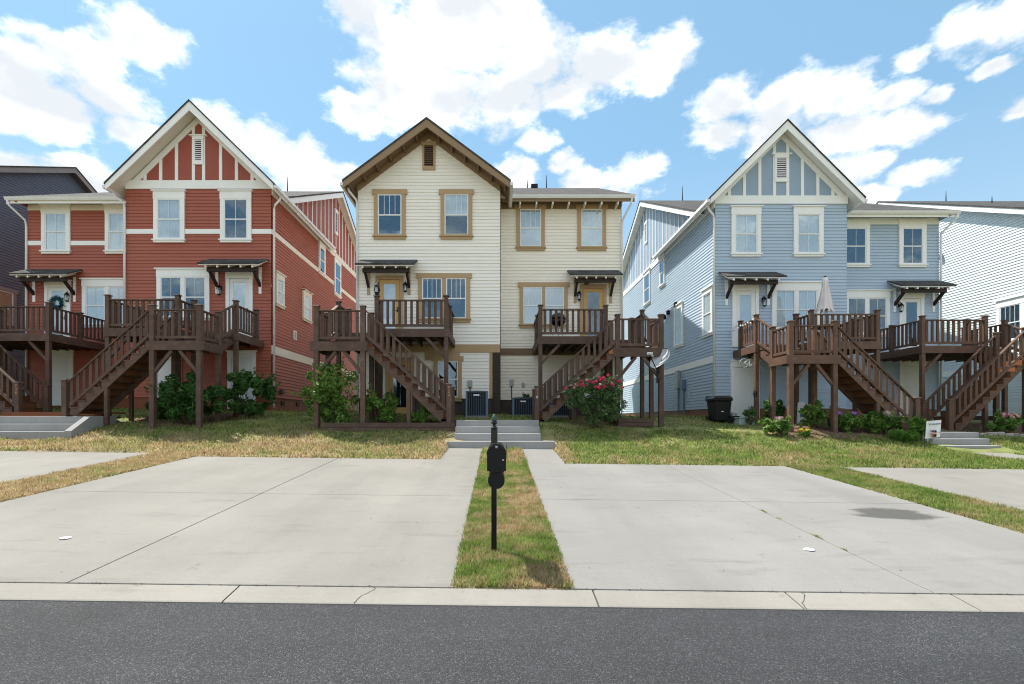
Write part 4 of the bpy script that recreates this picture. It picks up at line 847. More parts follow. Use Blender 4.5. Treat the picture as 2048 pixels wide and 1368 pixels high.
# ------------------------------------------------------------------ decks
def baluster_mesh(cache={}):
    def get(h, mt):
        k = (round(h, 2), mt)
        if k not in cache: cache[k] = MB().box(-.045, .045, -.019, .019, 0, h).mesh('baluster', MT[mt])
        return cache[k]
    return get
bal = baluster_mesh()
def deck(label, u0, dr, yl, zl, zd, wall, zb, wd='wood', number=None, post_to=None, numcol='bulb'):
    X = lambda u: u0 + dr * u
    gq = lambda u, y: float(gz(X(u), y)); wm = MT[wd]
    K = thing('wooden_deck', label, 'deck', (X(1.0), yl + 1.2, gq(1, yl + 1.2)))
    TT = lambda u, v, z: (X(u), v, z)
    B = lambda: MB(TT)
    yd = yl + 1.4; ys = yl + 1.15; yu = yl + 2.2
    def post(u, v, z0, z1, w=.14, cap=True):
        o = B().box(u - w / 2, u + w / 2, v - w / 2, v + w / 2, z0, z1).build('post', wm, K, bevel=.006)
        if cap: B().hexa([(u - .105, v - .105, z1), (u + .105, v - .105, z1), (u + .105, v + .105, z1), (u - .105, v + .105, z1)], [(u - .085, v - .085, z1 + .035), (u + .085, v - .085, z1 + .035), (u + .085, v + .085, z1 + .035), (u - .085, v + .085, z1 + .035)]).build('post_cap', wm, o)
        return o
    def railing(a, b, za, zb_, h=1.0, n=None, lo=.13):
        (ua, va), (ub, vb) = a, b; L = math.hypot(ub - ua, vb - va)
        o = B().beam((ua, va, za + h), (ub, vb, zb_ + h), .11, .042).build('railing', wm, K)
        B().beam((ua, va, za + lo), (ub, vb, zb_ + lo), .06, .085).build('bottom_rail', wm, o)
        n = n or max(2, int(round(L / .20)) - 0); ang = math.atan2(vb - va, (ub - ua) * dr)
        slope = (zb_ - za) / L
        for k in range(n):
            t = (k + .5) / n; ex = abs(slope) * .05
            me = bal(h - lo - .02 - ex, wd)
            inst('baluster', me, o, (X(ua + (ub - ua) * t), va + (vb - va) * t + (.0 if abs(ub - ua) > .1 else 0), za + (zb_ - za) * t + lo + ex), (0, 0, ang))
        return o
    def floor(ua, ub, va, vb, z):
        m = B(); v = va; 
        while v < vb - .02:
            q = min(v + .14, vb); m.box(ua, ub, v, q - .008, z - .035, z); v = q
        m.build('decking', wm, K)
        m = B(); n = max(2, int((ub - ua) / .4))
        for k in range(n + 1):
            u = ua + .02 + (ub - ua - .04) * k / n; m.box(u - .02, u + .02, va + .05, vb - .03, z - .26, z - .036)
        m.build('joists', wm, K)
    rim = lambda a, b, c, d, z, h=.28: B().box(a, b, c, d, z - h, z + .002).build('rim_joist', wm, K)
    # upper deck, upper platform and landing
    floor(.0, 2.5, yd, wall - .03, zd); rim(-.02, 2.56, yd - .05, yd, zd); rim(2.51, 2.558, yd + .001, wall - .03, zd)
    floor(-1.6, -.01, yu, wall - .04, zd); rim(-1.64, -1.6, yu, wall - .03, zd); rim(-1.64, 0, yu - .045, yu - .001, zd)
    floor(-1.62, 0, yl, ys, zl); rim(-1.74, .10, yl - .055, yl - .005, zl, .29); rim(-1.68, -1.63, yl, ys, zl); rim(.01, .055, yl, ys, zl)
    zt = .14
    # posts
    post(.04, yd + .05, gq(0, yd) - .1, zd + 1.0 + zt); post(2.46, yd + .05, gq(2.46, yd) - .1, zd + 1.0 + zt)
    post(2.46, (yd + wall) / 2, zd - .2, zd + 1.0 + .06); post(-1.55, yu + .06, gq(-1.55, yu) - .1, zd + 1.0 + zt); post(-1.55, wall - .5, zd - .2, zd + 1.0 + zt)
    post(-.03, yu + .06, gq(0, yu) - .1, zd + 1.02 + zt, .15)
    post(-1.55, yl + .04, gq(-1.55, yl) - .1, zl + 1.0 + zt, .155); post(-.06, yl + .04, gq(0, yl) - .1, zl + 1.0 + zt, .155)
    post(-1.55, ys - .04, gq(-1.55, ys) - .1, zl + 1.0 + zt, .14); post(-.06, ys - .04, gq(0, ys) - .1, zl + 1.0 + zt, .14)
    # railings
    railing((.11, yd + .05), (2.39, yd + .05), zd, zd, n=11); railing((2.46, yd + .12), (2.46, wall - .05), zd, zd); railing((.04, yd + .12), (.04, yu), zd, zd, n=3)
    railing((-1.47, yl + .04), (-.14, yl + .04), zl, zl, n=6); railing((-1.55, yl + .12), (-1.55, ys - .11), zl, zl, n=4); railing((-1.55, ys + .03), (-1.55, yu), zl + .15, zd, n=4); railing((-1.55, yu + .13), (-1.55, wall - .57), zd, zd)
    # short flight from landing to deck
    f = B().prism([(-1.5, ys, zl - .3), (-1.5, ys, zl + .02), (-1.5, yu, zd - .02), (-1.5, yu, zd - .4)], (.05, 0, 0)).build('upper_flight', wm, K)
    B().prism([(-.12, ys, zl - .3), (-.12, ys, zl + .02), (-.12, yu, zd - .02), (-.12, yu, zd - .4)], (.05, 0, 0)).build('stringer', wm, f)
    for k in range(1, 3):
        z = zl + (zd - zl) * k / 3; y = ys + (yu - ys) * (k - 1) / 2 + .02; B().box(-1.5, -.08, y, y + .5, z - .04, z).build('tread', wm, f); B().box(-1.49, -.09, y + .04, y + .06, z - .22, z - .041).build('riser', wm, f)
    # braces
    m = B(); m.beam((-1.5, yl + .04, zl - 1.0), (-.93, yl + .04, zl - .30), .09, .10); m.build('brace', wm, K); m = B(); m.beam((-.11, yl + .04, zl - 1.0), (-.68, yl + .04, zl - .30), .09, .10); m.build('brace', wm, K)
    m = B(); m.beam((2.42, yd + .05, zd - 1.0), (1.75, yd + .05, zd - .28), .09, .10); m.build('brace', wm, K)
    # main flight, eleven risers
    n = 11; run = 2.70 / n; rise = (zl - zb) / n; ya, yb = yl - .015, ys - .05
    F = None
    for (v, nm) in ((ya, 'staircase'), (yb, 'stringer')):
        P = [(.06, v, zl - .30), (.06, v, zl - rise)]
        for k in range(1, n):
            u = .06 + (k) * run; z = zl - rise * k; P += [(u, v, z), (u, v, z - rise)]
        P += [(2.70, v, zb + .0), (2.70, v, zb - .06), (2.42, v, zb - .10)]
        # keep the polygon simple: bottom edge parallel to the flight
        o = B().prism(P, (0, .05, 0)).build(nm, wm, F or K)
        F = F or o
    for k in range(1, n + 1):
        u = .06 + (k - 1) * run; z = zl - rise * k
        if k < n: B().box(u - .01, u + run + .025, ya - .02, yb + .07, z + .002, z + .04).build('tread', wm, F); 
        B().box(u - .012, u + .008, ya + .06, yb - .01, z + .041, z + rise - .002).build('riser', MT['wood_fresh'], F)
    zr_ = lambda u: zl - (zl - zb) * (u - .06) / 2.64
    for v in (ya + .06, yb + .03):
        railing((.02, v), (2.62, v), zr_(.02) + .03, zr_(2.62) + .03, h=.94, n=13, lo=.17)
    for v, cap in ((ya + .03, 1), (yb + .03, 1)):
        o = post(2.70, v, min(zb, gq(2.7, v)) - .12, zb + 1.06 + (.04 if v < yl + .5 else 0), .155)
        if number and v < yl + .5:
            for k, ch in enumerate(number):
                inst('house_number', textmesh(ch, .13, numcol if ch == '8' else 'tan'), o, (X(2.70), v - .082, zb + .95 - .12 * k), (R(90), 0, 0))
    B().box(2.45, 2.85, ya, yb + .06, zb - .16, zb - .012).build('bottom_step', wm, F)
    post(1.40, ya + .05, gq(1.4, yl) - .1, zr_(1.4) - .30, .115, False); post(1.40, yb - .0, gq(1.4, ys) - .1, zr_(1.4) - .30, .115, False)
    return K, X

DK = {}
DK['CL'] = deck('dark brown deck with stairs falling right, left unit of cream house', -4.25, 1, 16.0, 2.50, 3.17, 20.0, .04, number='724')
DK['CR'] = deck('dark brown deck with stairs falling left and grill, cream house right unit', 4.05, -1, 17.1, 2.45, 3.09, 21.4, .03, number='718')
DK['RR'] = deck('brown deck with stairs falling left at the red house gabled unit', -11.05, -1, 15.9, 2.51, 3.17, 20.2, .16)
DK['RL'] = deck('brown deck cut by the left picture edge, red house set-back unit', -19.2, 1, 17.2, 2.55, 3.22, 21.5, .18, number='736')
DK['BL'] = deck('reddish brown deck with umbrella and stairs falling right, blue house gabled unit', 11.47, 1, 16.9, 2.19, 2.87, 20.9, -.36, 'wood_red')
DK['BR'] = deck('reddish brown deck with stairs falling left beside the garden flag', 18.9, -1, 17.9, 2.16, 2.86, 22.4, -.38, 'wood_red')

# timber beds under the cream house stairs, and the low platform between the red house stairs
def bed(label, x0, x1, y0, y1, z0, z1, cells=2):
    K = thing('timber_bed', label, 'planter', ((x0 + x1) / 2, y0, z0))
    for (a, b, c, d) in ((x0, x1, y0, y0 + .06), (x0, x0 + .06, y0 + .061, y1), (x1 - .06, x1, y0 + .061, y1)):
        for k in range(cells): h = (z1 - z0) / cells; MB().box(a, b, c, d, z0 + k * h, z0 + (k + 1) * h - .008).build('timber', MT['wood'], K, bevel=.005)
    MB().box(x0 + .06, x1 - .06, y0 + .061, y1, z0 - .3, z1 - .07).build('soil', MT['mulch'], K)
bed('long dark timber bed under the cream house left stairs', fx(641, 15.8), fx(911, 15.8), 15.80, 17.0, -.40, -.08); bed('short dark timber bed below the satellite dish', fx(1236, 16.95), fx(1308, 16.95), 16.95, 18.2, -.22, .06)
K = thing('stair_platform', 'low reddish timber platform between the red house stairs', 'platform', (-15.1, 16.4, 0))
for k in range(9): MB().box(-16.7, -13.3, 15.95 + k * .22, 16.16 + k * .22, .10 + (.12 if k > 3 else 0), .15 + (.12 if k > 3 else 0)).build('board', MT['wood_fresh'], K)
MB().box(-16.7, -13.3, 15.90, 15.945, -.15, .148).build('front_board', MT['wood_fresh'], K); MB().box(-16.68, -13.32, 16.80, 16.83, .151, .268).build('riser', MT['wood_fresh'], K); MB().box(-16.68, -13.32, 15.98, 17.9, -.2, .098).build('frame', MT['wood'], K)

# ------------------------------------------------------------------ mailbox
def mailbox():
    X, Y = -.039, 5.56; zb = plane(X, Y); K = thing('mailbox', 'black post mailbox with newspaper tube and acorn finial on grass strip', 'mailbox', (X, Y, zb)); xb = -.010
    MB().box(X - .03, X + .03, Y - .03, Y + .03, zb - .15, -.30).build('post', MT['black'], K, bevel=.004); MB().box(X + .003 - .036, X + .003 + .036, Y - .036, Y + .036, -.30, -.10).build('post_top', MT['black'], K, bevel=.005)
    MB().lathe([(.036, 0), (.042, .012), (.030, .022), (.018, .035), (.016, .045), (.034, .062), (.036, .075), (.028, .082)], (X + .003, Y, -.10), 16).build('finial_stem', MT['black'], K, smooth=True)
    MB().lathe([(.028, 0), (.031, .02), (.026, .05), (.012, .078), (.003, .085)], (X + .003, Y, -.018), 16).build('finial', MT['verdigris'], K, smooth=True)
    def arch(w, z0, z1, n=10):
        return [(xb - w, z0)] + [(xb - w * math.cos(math.pi * k / n), z1 + w * math.sin(math.pi * k / n)) for k in range(n + 1)] + [(xb + w, z0)]
    P = arch(.095, -.512, -.335); MB().prism([(x, 5.075, z) for x, z in P], (0, .56, 0)).build('box', MT['black'], K)
    P = arch(.096, -.518, -.350); MB().prism([(x, 5.05, z) for x, z in P], (0, .024, 0)).build('box_door', MT['black_matt'], K)
    P2 = arch(.098, -.30, -.350)
    m = MB(); m.tube([(xb - .098 * math.cos(math.pi * k / 12), 5.08, -.350 + .098 * math.sin(math.pi * k / 12)) for k in range(13)], .006, 6); m.build('door_rim', MT['black'], K)
    MB().box(xb - .012, xb + .012, 5.035, 5.05, -.285, -.262).build('door_latch', MT['grey_metal'], K, bevel=.003); MB().lathe([(.006, 0), (.006, .01), (.003, .012)], (xb + .066, 5.045, -.41), 8).build('door_knob', MT['vinyl'], K)
    MB().box(xb - .075, xb + .075, 5.10, 5.60, -.536, -.519).build('base_plate', MT['black'], K)
    n = 20; c = (-.012, -.618)
    o = [(c[0] + .086 * math.cos(2 * math.pi * k / n), c[1] + .086 * math.sin(2 * math.pi * k / n)) for k in range(n)]
    MB().prism([(x, 5.09, z) for x, z in o], (0, .42, 0)).build('newspaper_tube', MT['black_matt'], K)
    MB().tube([(c[0], 5.12, c[1] + .08), (c[0], 5.12, -.52)], .012, 6).build('tube_bracket', MT['black'], K)
    MB().box(xb + .099, xb + .105, 5.30, 5.34, -.42, -.25).build('flag', MT['black'], K)
mailbox()

# ------------------------------------------------------------------ things by the walls and on the decks
def aircon(label, X, Y, z, w=.74, h=.90):
    K = thing('air_conditioner', label, 'air conditioner', (X, Y, z), 'air conditioners by the cream house'); a = w / 2
    MB().box(X - a - .05, X + a + .05, Y - a - .05, Y + a + .05, z - .12, z + .03).build('pad', MT['concrete'], K); MB().box(X - a + .02, X + a - .02, Y - a + .02, Y + a - .02, z + .03, z + h - .05).build('coil', MT['dark'], K)
    for k in range(11):
        u = -a + .05 + (w - .10) * k / 10
        for T in (lambda p, q: MB().box(X + p - .012, X + p + .012, Y - a - .001, Y - a + .022, z + .05, z + h - .06), lambda p, q: MB().box(X + a - .022, X + a + .001, Y + p - .012, Y + p + .012, z + .05, z + h - .06), lambda p, q: MB().box(X - a - .001, X - a + .022, Y + p - .012, Y + p + .012, z + .05, z + h - .06)): T(u, 0).build('fin', MT['ac_blue'], K)
    for sx in (-1, 1):
        for sy in (-1, 1): MB().box(X + sx * a - .03, X + sx * a + .03, Y + sy * a - .03, Y + sy * a + .03, z + .03, z + h - .04).build('corner_post', MT['ac_light'], K, bevel=.008)
    m = MB(); m.box(X - a - .03, X + a + .03, Y - a - .03, Y + a + .03, z + h - .06, z + h); m.build('top_cover', MT['ac_blue'], K, bevel=.012); MB().lathe([(a * .8, 0), (a * .78, .02), (.1, .035)], (X, Y, z + h), 20).build('fan_guard', MT['black_matt'], K); MB().box(X - a - .02, X + a + .02, Y - a - .02, Y + a + .02, z + .03, z + .07).build('base_pan', MT['ac_blue'], K)
    MB().box(X - .12, X + .10, Y - a - .012, Y - a - .003, z + h - .17, z + h - .12).build('name_plate', MT['vinyl'], K)
aircon('dark blue air conditioner left of the brown corner post', -.77, 18.9, .12, .76, .95); aircon('low dark blue air conditioner right of the brown corner post', 1.02, 20.1, .16, .80, .72); aircon('blue air conditioner half hidden behind stairs and rose bush', 2.55, 20.2, .14, .80, .72)

def kettle_grill(X, Y, z):
    K = thing('kettle_grill', 'black kettle grill behind the cream house right railing', 'grill', (X, Y, z)); MB().lathe([(.05, 0), (.2, .06), (.28, .17), (.30, .27)], (X, Y, z + .52), 20).build('bowl', MT['black'], K, smooth=True)
    MB().lathe([(.305, 0), (.29, .10), (.22, .20), (.10, .26), (.03, .27)], (X, Y, z + .795), 20).build('lid', MT['black'], K, smooth=True); MB().tube([(X - .07, Y, z + 1.06), (X - .05, Y, z + 1.11), (X + .05, Y, z + 1.11), (X + .07, Y, z + 1.06)], .012, 6).build('lid_handle', MT['grey_metal'], K)
    for k in range(3): g = k * 2.09 + .5; MB().tube([(X + .14 * math.cos(g), Y + .14 * math.sin(g), z + .58), (X + .27 * math.cos(g), Y + .27 * math.sin(g), z)], .012, 6).build('leg', MT['grey_metal'], K)
    MB().tube([(X + .28, Y, z + .74), (X + .40, Y, z + .76), (X + .40, Y - .12, z + .76)], .015, 6).build('side_handle', MT['card'], K)
kettle_grill(2.35, 19.4, 3.09)

def umbrella(X, Y, z):
    K = thing('patio_umbrella', 'closed pinkish beige patio umbrella on the blue house deck', 'umbrella', (X, Y, z)); MB().tube([(X, Y, z), (X, Y, z + 2.66)], .022, 8).build('pole', MT['grey_metal'], K)
    n = 24; m = MB(); vs = []; rings = [(2.64, .03), (2.58, .08), (2.46, .095), (2.36, .07), (2.2, .10), (1.9, .14), (1.6, .19), (1.34, .24)]
    for i, (h, r) in enumerate(rings):
        for k in range(n):
            g = 2 * math.pi * k / n; f = 1 + (.34 if k % 3 == 0 else -.22) * min(1, i / 4) + .08 * math.sin(k * 2.3 + i); dz = (-.10 if k % 3 == 0 else .05) * (i == len(rings) - 1)
            vs.append((X + r * f * math.cos(g), Y + r * f * math.sin(g), z + h + dz))
    m._add(vs, [(i * n + k, i * n + (k + 1) % n, (i + 1) * n + (k + 1) % n, (i + 1) * n + k) for i in range(len(rings) - 1) for k in range(n)]); m.build('canopy', MT['fabric'], K, smooth=True)
    MB().lathe([(.05, 0), (.045, .03), (.01, .06)], (X, Y, z + 2.63), 10).build('top_cap', MT['black'], K)
    MB().lathe([(.24, 0), (.24, .05), (.05, .08)], (X, Y, z), 16).build('base', MT['black_matt'], K)
umbrella(12.62, 19.25, 2.87)
def patio_table(X, Y, z):
    K = thing('patio_table', 'round patio table under the closed umbrella', 'table', (X, Y, z)); MB().lathe([(.12, 0), (.58, 0), (.58, .03), (.03, .03)], (X, Y, z + .70), 24).build('table_top', MT['card'], K)
    for k in range(4): g = .8 + k * math.pi / 2; MB().tube([(X + .3 * math.cos(g), Y + .3 * math.sin(g), z + .7), (X + .45 * math.cos(g), Y + .45 * math.sin(g), z)], .018, 6).build('leg', MT['black_matt'], K)
patio_table(12.62, 19.25, 2.87)

def owl(X, Y, z):
    K = thing('owl_statue', 'small dark owl statue on the cream house deck post', 'statue', (X, Y, z)); MB().lathe([(.075, 0), (.085, .03), (.06, .05), (.10, .12), (.115, .20), (.10, .27), (.085, .30), (.095, .35), (.08, .40), (.03, .425)], (X, Y, z), 14, 1, .85).build('body', MT['black_matt'], K, smooth=True)
    for s in (-1, 1):
        MB().lathe([(.025, 0), (.015, .05), (.003, .08)], (X + s * .055, Y, z + .39), 6).build('ear', MT['black_matt'], K); MB().lathe([(.03, -.006), (.03, .006)], (X + s * .038, Y - .075, z + .345), 10, 1, .5).build('eye', MT['bulb'], K)
    MB().hexa([(X - .06, Y - .098, z + .10), (X + .06, Y - .098, z + .10), (X + .06, Y - .06, z + .10), (X - .06, Y - .06, z + .10)], [(X - .04, Y - .095, z + .26), (X + .04, Y - .095, z + .26), (X + .04, Y - .06, z + .26), (X - .04, Y - .06, z + .26)]).build('breast', MT['grey_metal'], K)
owl(-4.21, 17.45, 4.347)

def dish(X, Y, z):
    K = thing('satellite_dish', 'pale grey satellite dish fixed to the cream house deck post', 'satellite dish', (X, Y, z)); n = Vector((-.70, -.42, .58)).normalized(); a = n.cross(Vector((0, 0, 1))).normalized(); b = a.cross(n); c = Vector((X + .12, Y - .08, z + .42))
    m = MB(); N_ = 28; vs = []; R_ = (.02, .12, .22, .31, .37)
    for r in R_:
        for k in range(N_):
            g = 2 * math.pi * k / N_; vs.append(tuple(c + a * r * math.cos(g) * 1.0 + b * r * math.sin(g) * 1.12 + n * (r * r * .75)))
    fs = [(i * N_ + k, i * N_ + (k + 1) % N_, (i + 1) * N_ + (k + 1) % N_, (i + 1) * N_ + k) for i in range(4) for k in range(N_)]; m._add(vs, fs); o = m.build('reflector', MT['dish'], K, smooth=True)
    lo = c - b * .34 + n * .08; f = lo + n * .40 - Vector((0, 0, .02)); f = c + n * .52 - b * .22
    MB().tube([tuple(c - b * .40), tuple(f)], .018, 6).build('feed_arm', MT['black_matt'], K); MB().tube([tuple(f - n * .0 + b * .06), tuple(f + b * .06 - n * .12)], [.045, .035], 8).build('feed_horn', MT['dish'], K); MB().box(f.x - .09, f.x + .09, f.y - .04, f.y + .04, f.z + .02, f.z + .10).build('feed_box', MT['dish'], K, bevel=.015)
    MB().tube([tuple(c - n * .02), tuple(c - n * .12 - b * .1), (X, Y, z + .15), (X, Y, z - .35)], .028, 8).build('mast', MT['black_matt'], K); MB().tube([(X + .06, Y, z + .1), (X + .16, Y - .04, z - .1), (X + .05, Y - .05, z - .35), (X + .03, Y - .05, z - .9)], .008, 5).build('cable', MT['black_matt'], K)
dish(5.42, 16.98, 1.60)

def bin_(X, Y, z):
    K = thing('wheeled_bin', 'black wheeled trash bin at the corner of the blue house', 'trash bin', (X, Y, z)); m = MB(); q = lambda w, d, h: [(X - w, Y - d, z + h), (X + w, Y - d, z + h), (X + w, Y + d, z + h), (X - w, Y + d, z + h)]
    m.hexa(q(.26, .28, .06), q(.34, .36, .82)); m.build('body', MT['black_matt'], K, bevel=.03); m = MB(); m.hexa(q(.37, .39, .821), q(.37, .39, .90)); m.build('rim', MT['black_matt'], K, bevel=.02)
    m = MB(); m.hexa([(X - .38, Y - .42, z + .905), (X + .38, Y - .42, z + .905), (X + .38, Y + .42, z + .905), (X - .38, Y + .42, z + .905)], [(X - .30, Y - .3, z + 1.0), (X + .30, Y - .3, z + 1.02), (X + .34, Y + .40, z + 1.04), (X - .34, Y + .40, z + 1.04)]); m.build('lid', MT['black'], K, bevel=.015)
    for s in (-1, 1): MB().prism([(X + s * .30, Y + .30 + .12 * math.cos(t * .524), z + .12 + .12 * math.sin(t * .524)) for t in range(12)], (s * .06, 0, 0)).build('wheel', MT['black_matt'], K)
    MB().tube([(X - .25, Y + .46, z + .96), (X + .25, Y + .46, z + .96)], .018, 6).build('handle', MT['black_matt'], K); MB().box(X - .06, X + .02, Y - .345, Y - .335, z + .40, z + .43).build('label_plate', MT['vinyl'], K)
bin_(8.55, 19.3, float(gz(8.55, 19.3)) - .02)

def storage(X, Y):
    z = float(gz(X, Y)) - .02; K = thing('storage_box', 'low grey-green plastic storage box by the blue house basement door', 'box', (X, Y, z)); MB().hexa([(X - .30, Y - .2, z), (X + .30, Y - .2, z), (X + .30, Y + .2, z), (X - .30, Y + .2, z)], [(X - .27, Y - .19, z + .24), (X + .27, Y - .19, z + .24), (X + .27, Y + .19, z + .24), (X - .27, Y + .19, z + .24)]).build('body', MT['boxgrey'], K, bevel=.015); MB().box(X - .29, X + .29, Y - .21, Y + .21, z + .24, z + .29).build('lid', MT['boxgrey'], K, bevel=.015)
storage(9.18, 18.6)
def handtruck(X, Y):
    z = float(gz(X, Y)); K = thing('lawn_mower', 'small black push mower between trash bin and storage box', 'mower', (X, Y, z)); MB().hexa([(X - .2, Y - .25, z + .08), (X + .25, Y - .25, z + .08), (X + .25, Y + .25, z + .08), (X - .2, Y + .25, z + .08)], [(X - .15, Y - .2, z + .25), (X + .2, Y - .2, z + .25), (X + .2, Y + .2, z + .25), (X - .15, Y + .2, z + .25)]).build('deck', MT['black_matt'], K, bevel=.02)
    MB().lathe([(.12, 0), (.12, .1), (.05, .14)], (X + .03, Y, z + .25), 12).build('engine', MT['grey_metal'], K)
    for s in (-1, 1):
        for t in (-1, 1): MB().prism([(X + s * .2 + .08 * math.cos(k * .524), Y + t * .26, z + .08 + .08 * math.sin(k * .524)) for k in range(12)], (0, .04 * t, 0)).build('wheel', MT['black_matt'], K)
        MB().tube([(X - .15, Y + s * .18, z + .2), (X - .42, Y + s * .18, z + .50)], .013, 6).build('handle_bar', MT['black'], K)
    MB().tube([(X - .42, Y - .18, z + .50), (X - .42, Y + .18, z + .50)], .014, 6).build('grip', MT['black'], K)
handtruck(9.05, 19.25)

def bicycle(X, Y, z):
    K = thing('hanging_bicycle', 'small bicycle hung below the blue house left deck', 'bicycle', (X, Y, z)); A = Vector((X - .26, Y, z - .02)); Bv = Vector((X + .26, Y, z - .24))
    for c in (A, Bv):
        w = MB().tube([(c.x + .17 * math.cos(t * .393), c.y, c.z + .17 * math.sin(t * .393)) for t in range(17)], .020, 6).build('wheel', MT['dish'], K)
        m = MB()
        for t in range(8): m.tube([tuple(c), (c.x + .165 * math.cos(t * .785), c.y, c.z + .165 * math.sin(t * .785))], .004, 4)
        m.build('spokes', MT['grey_metal'], w)
    f = MB(); s = Vector((X - .06, Y, z + .14)); h = Vector((X + .20, Y, z + .08)); b = Vector((X - .02, Y, z - .14))
    for (p, q) in ((A, b), (A, s), (s, b), (s, h), (h, b), (h, Bv)): f.tube([tuple(p), tuple(q)], .018, 6)
    f.build('frame', MT['vinyl'], K); MB().tube([(h.x, Y - .22, h.z + .12), (h.x, Y, h.z + .06), (h.x, Y + .22, h.z + .12)], .012, 6).build('handlebar', MT['black'], K); MB().box(s.x - .09, s.x + .06, Y - .05, Y + .05, s.z + .04, s.z + .08).build('saddle', MT['black_matt'], K, bevel=.015)
    MB().tube([tuple(A + Vector((0, 0, .17))), (A.x, Y, 2.62)], .006, 4).build('hook', MT['black'], K)
bicycle(9.98, 19.7, 2.26)

def wreath(X, Y, z):
    K = thing('door_wreath', 'round teal wreath on the red house left door', 'wreath', (X, Y, z)); n = 420; v = []; f = []; rn = []
    for k in range(n):
        g = rng.uniform(0, 6.283); r = .19 + rng.normal(0, .045); p = Vector((X + r * math.cos(g), Y - .03 + rng.normal(0, .02), z + r * math.sin(g))); d = Vector((math.cos(g), -.6, math.sin(g))) * .075 + Vector(rng.normal(0, .025, 3)); s = d.cross(Vector((0, 1, .3))).normalized() * .018; b = len(v)
        v += [tuple(p - s), tuple(p + s), tuple(p + d)]; f.append((b, b + 1, b + 2)); rn += [rng.uniform()] * 3
    me = D.meshes.new('leaves'); me.from_pydata(v, [], f); at = me.attributes.new('rnd', 'FLOAT', 'POINT'); at.data.foreach_set('value', np.array(rn, np.float32)); me.materials.append(MT['leaf_teal']); put(D.objects.new('leaves', me), K)
    MB().tube([(X + .19 * math.cos(t * .3927), Y - .02, z + .19 * math.sin(t * .3927)) for t in range(17)], .03, 6).build('ring', MT['teal'], K)
wreath(fx(117.6, RS), RS - .075, 5.02)

def string_lights():
    K = thing('string_lights', 'white globe string lights along the blue house left deck rail', 'string lights', (9.9, 19.2, 3.9)); x = 9.90 - .10; pts = []
    for k in range(9):
        y = 19.15 + k * .2; z = 3.84 - .10 * abs(math.sin(k * 1.35)); pts.append((x, y, z + .05))
        if k % 1 == 0: MB().lathe([(.008, .045), (.03, .03), (.038, 0), (.03, -.03), (.006, -.04)], (x, y, z), 10).build('bulb', MT['bulb'], K, smooth=True)
    MB().tube(pts, .006, 4).build('cord', MT['black'], K)
string_lights()

def garden_flag(X, Y):
    z = float(gz(X, Y)); K = thing('garden_flag', 'small white welcome garden flag beside the concrete steps', 'flag', (X, Y, z)); MB().tube([(X - .20, Y, z - .1), (X - .18, Y, z + .86), (X + .28, Y, z + .90)], .008, 6).build('stand', MT['black'], K)
    m = MB(); n = 8
    for i in range(n):
        for j in range(1):
            a = i / n; b = (i + 1) / n; w = lambda t: .03 * math.sin(t * 5)
            m.hexa([(X - .17 + .42 * a, Y + w(a) - .002, z + .32 + .06 * a), (X - .17 + .42 * b, Y + w(b) - .002, z + .32 + .06 * b), (X - .17 + .42 * b, Y + w(b) + .002, z + .32 + .06 * b), (X - .17 + .42 * a, Y + w(a) + .002, z + .32 + .06 * a)], [(X - .13 + .42 * a, Y + w(a) - .002, z + .85 + .04 * a), (X - .13 + .42 * b, Y + w(b) - .002, z + .85 + .04 * b), (X - .13 + .42 * b, Y + w(b) + .002, z + .85 + .04 * b), (X - .13 + .42 * a, Y + w(a) + .002, z + .85 + .04 * a)])
    fl = m.build('cloth', MT['vinyl'], K); o = inst('lettering', textmesh('Welcome', .095, 'ac_blue'), fl, (X + .075, Y - .05, z + .74), (R(90), R(-6), 0))
    for k in range(14):
        g = rng.uniform(0, 6.28); r = abs(rng.normal(0, .07)); c = (X + .06 + r * 1.2 * math.cos(g), Y - .045, z + .53 + r * .9 * math.sin(g)); MB().prism([(c[0] + .028 * math.cos(t), c[1], c[2] + .028 * math.sin(t)) for t in np.arange(0, 6.2, 1.05)], (0, .004, 0)).build('flower_print', MT[['purple', 'rose_pale', 'pink', 'ac_light'][k % 4]], fl)
    MB().prism([(X + .0, Y - .045, z + .36), (X + .12, Y - .045, z + .37), (X + .14, Y - .045, z + .47), (X - .01, Y - .045, z + .47)], (0, .004, 0)).build('pot_print', MT['foundation_clay'], fl)
garden_flag(13.22, 15.25)
def stake_light(X, Y):
    z = float(gz(X, Y)); K = thing('stake_light', 'thin garden stake light in front of the basement door', 'lamp', (X, Y, z)); MB().tube([(X, Y, z - .1), (X, Y, z + 1.0)], .012, 6).build('stake', MT['teal'], K); MB().lathe([(.03, 0), (.06, .02), (.06, .13), (.08, .15), (.01, .22)], (X, Y, z + 1.0), 8).build('lamp_head', MT['black'], K)
stake_light(9.56, 18.55)
def edging():
    K = thing('stone_edging', 'low row of stones edging the bed at the right', 'edging', (17.8, 17.3, -.6)); x = 15.85
    while x < 20.5:
        w = rng.uniform(.2, .34); y = 17.15 + rng.normal(0, .02); z = float(gz(x, y)); MB().box(x, x + w - .02, y - .08, y + .08, z - .05, z + rng.uniform(.07, .11)).build('stone', MT['stone'], K, bevel=.025); x += w
edging()
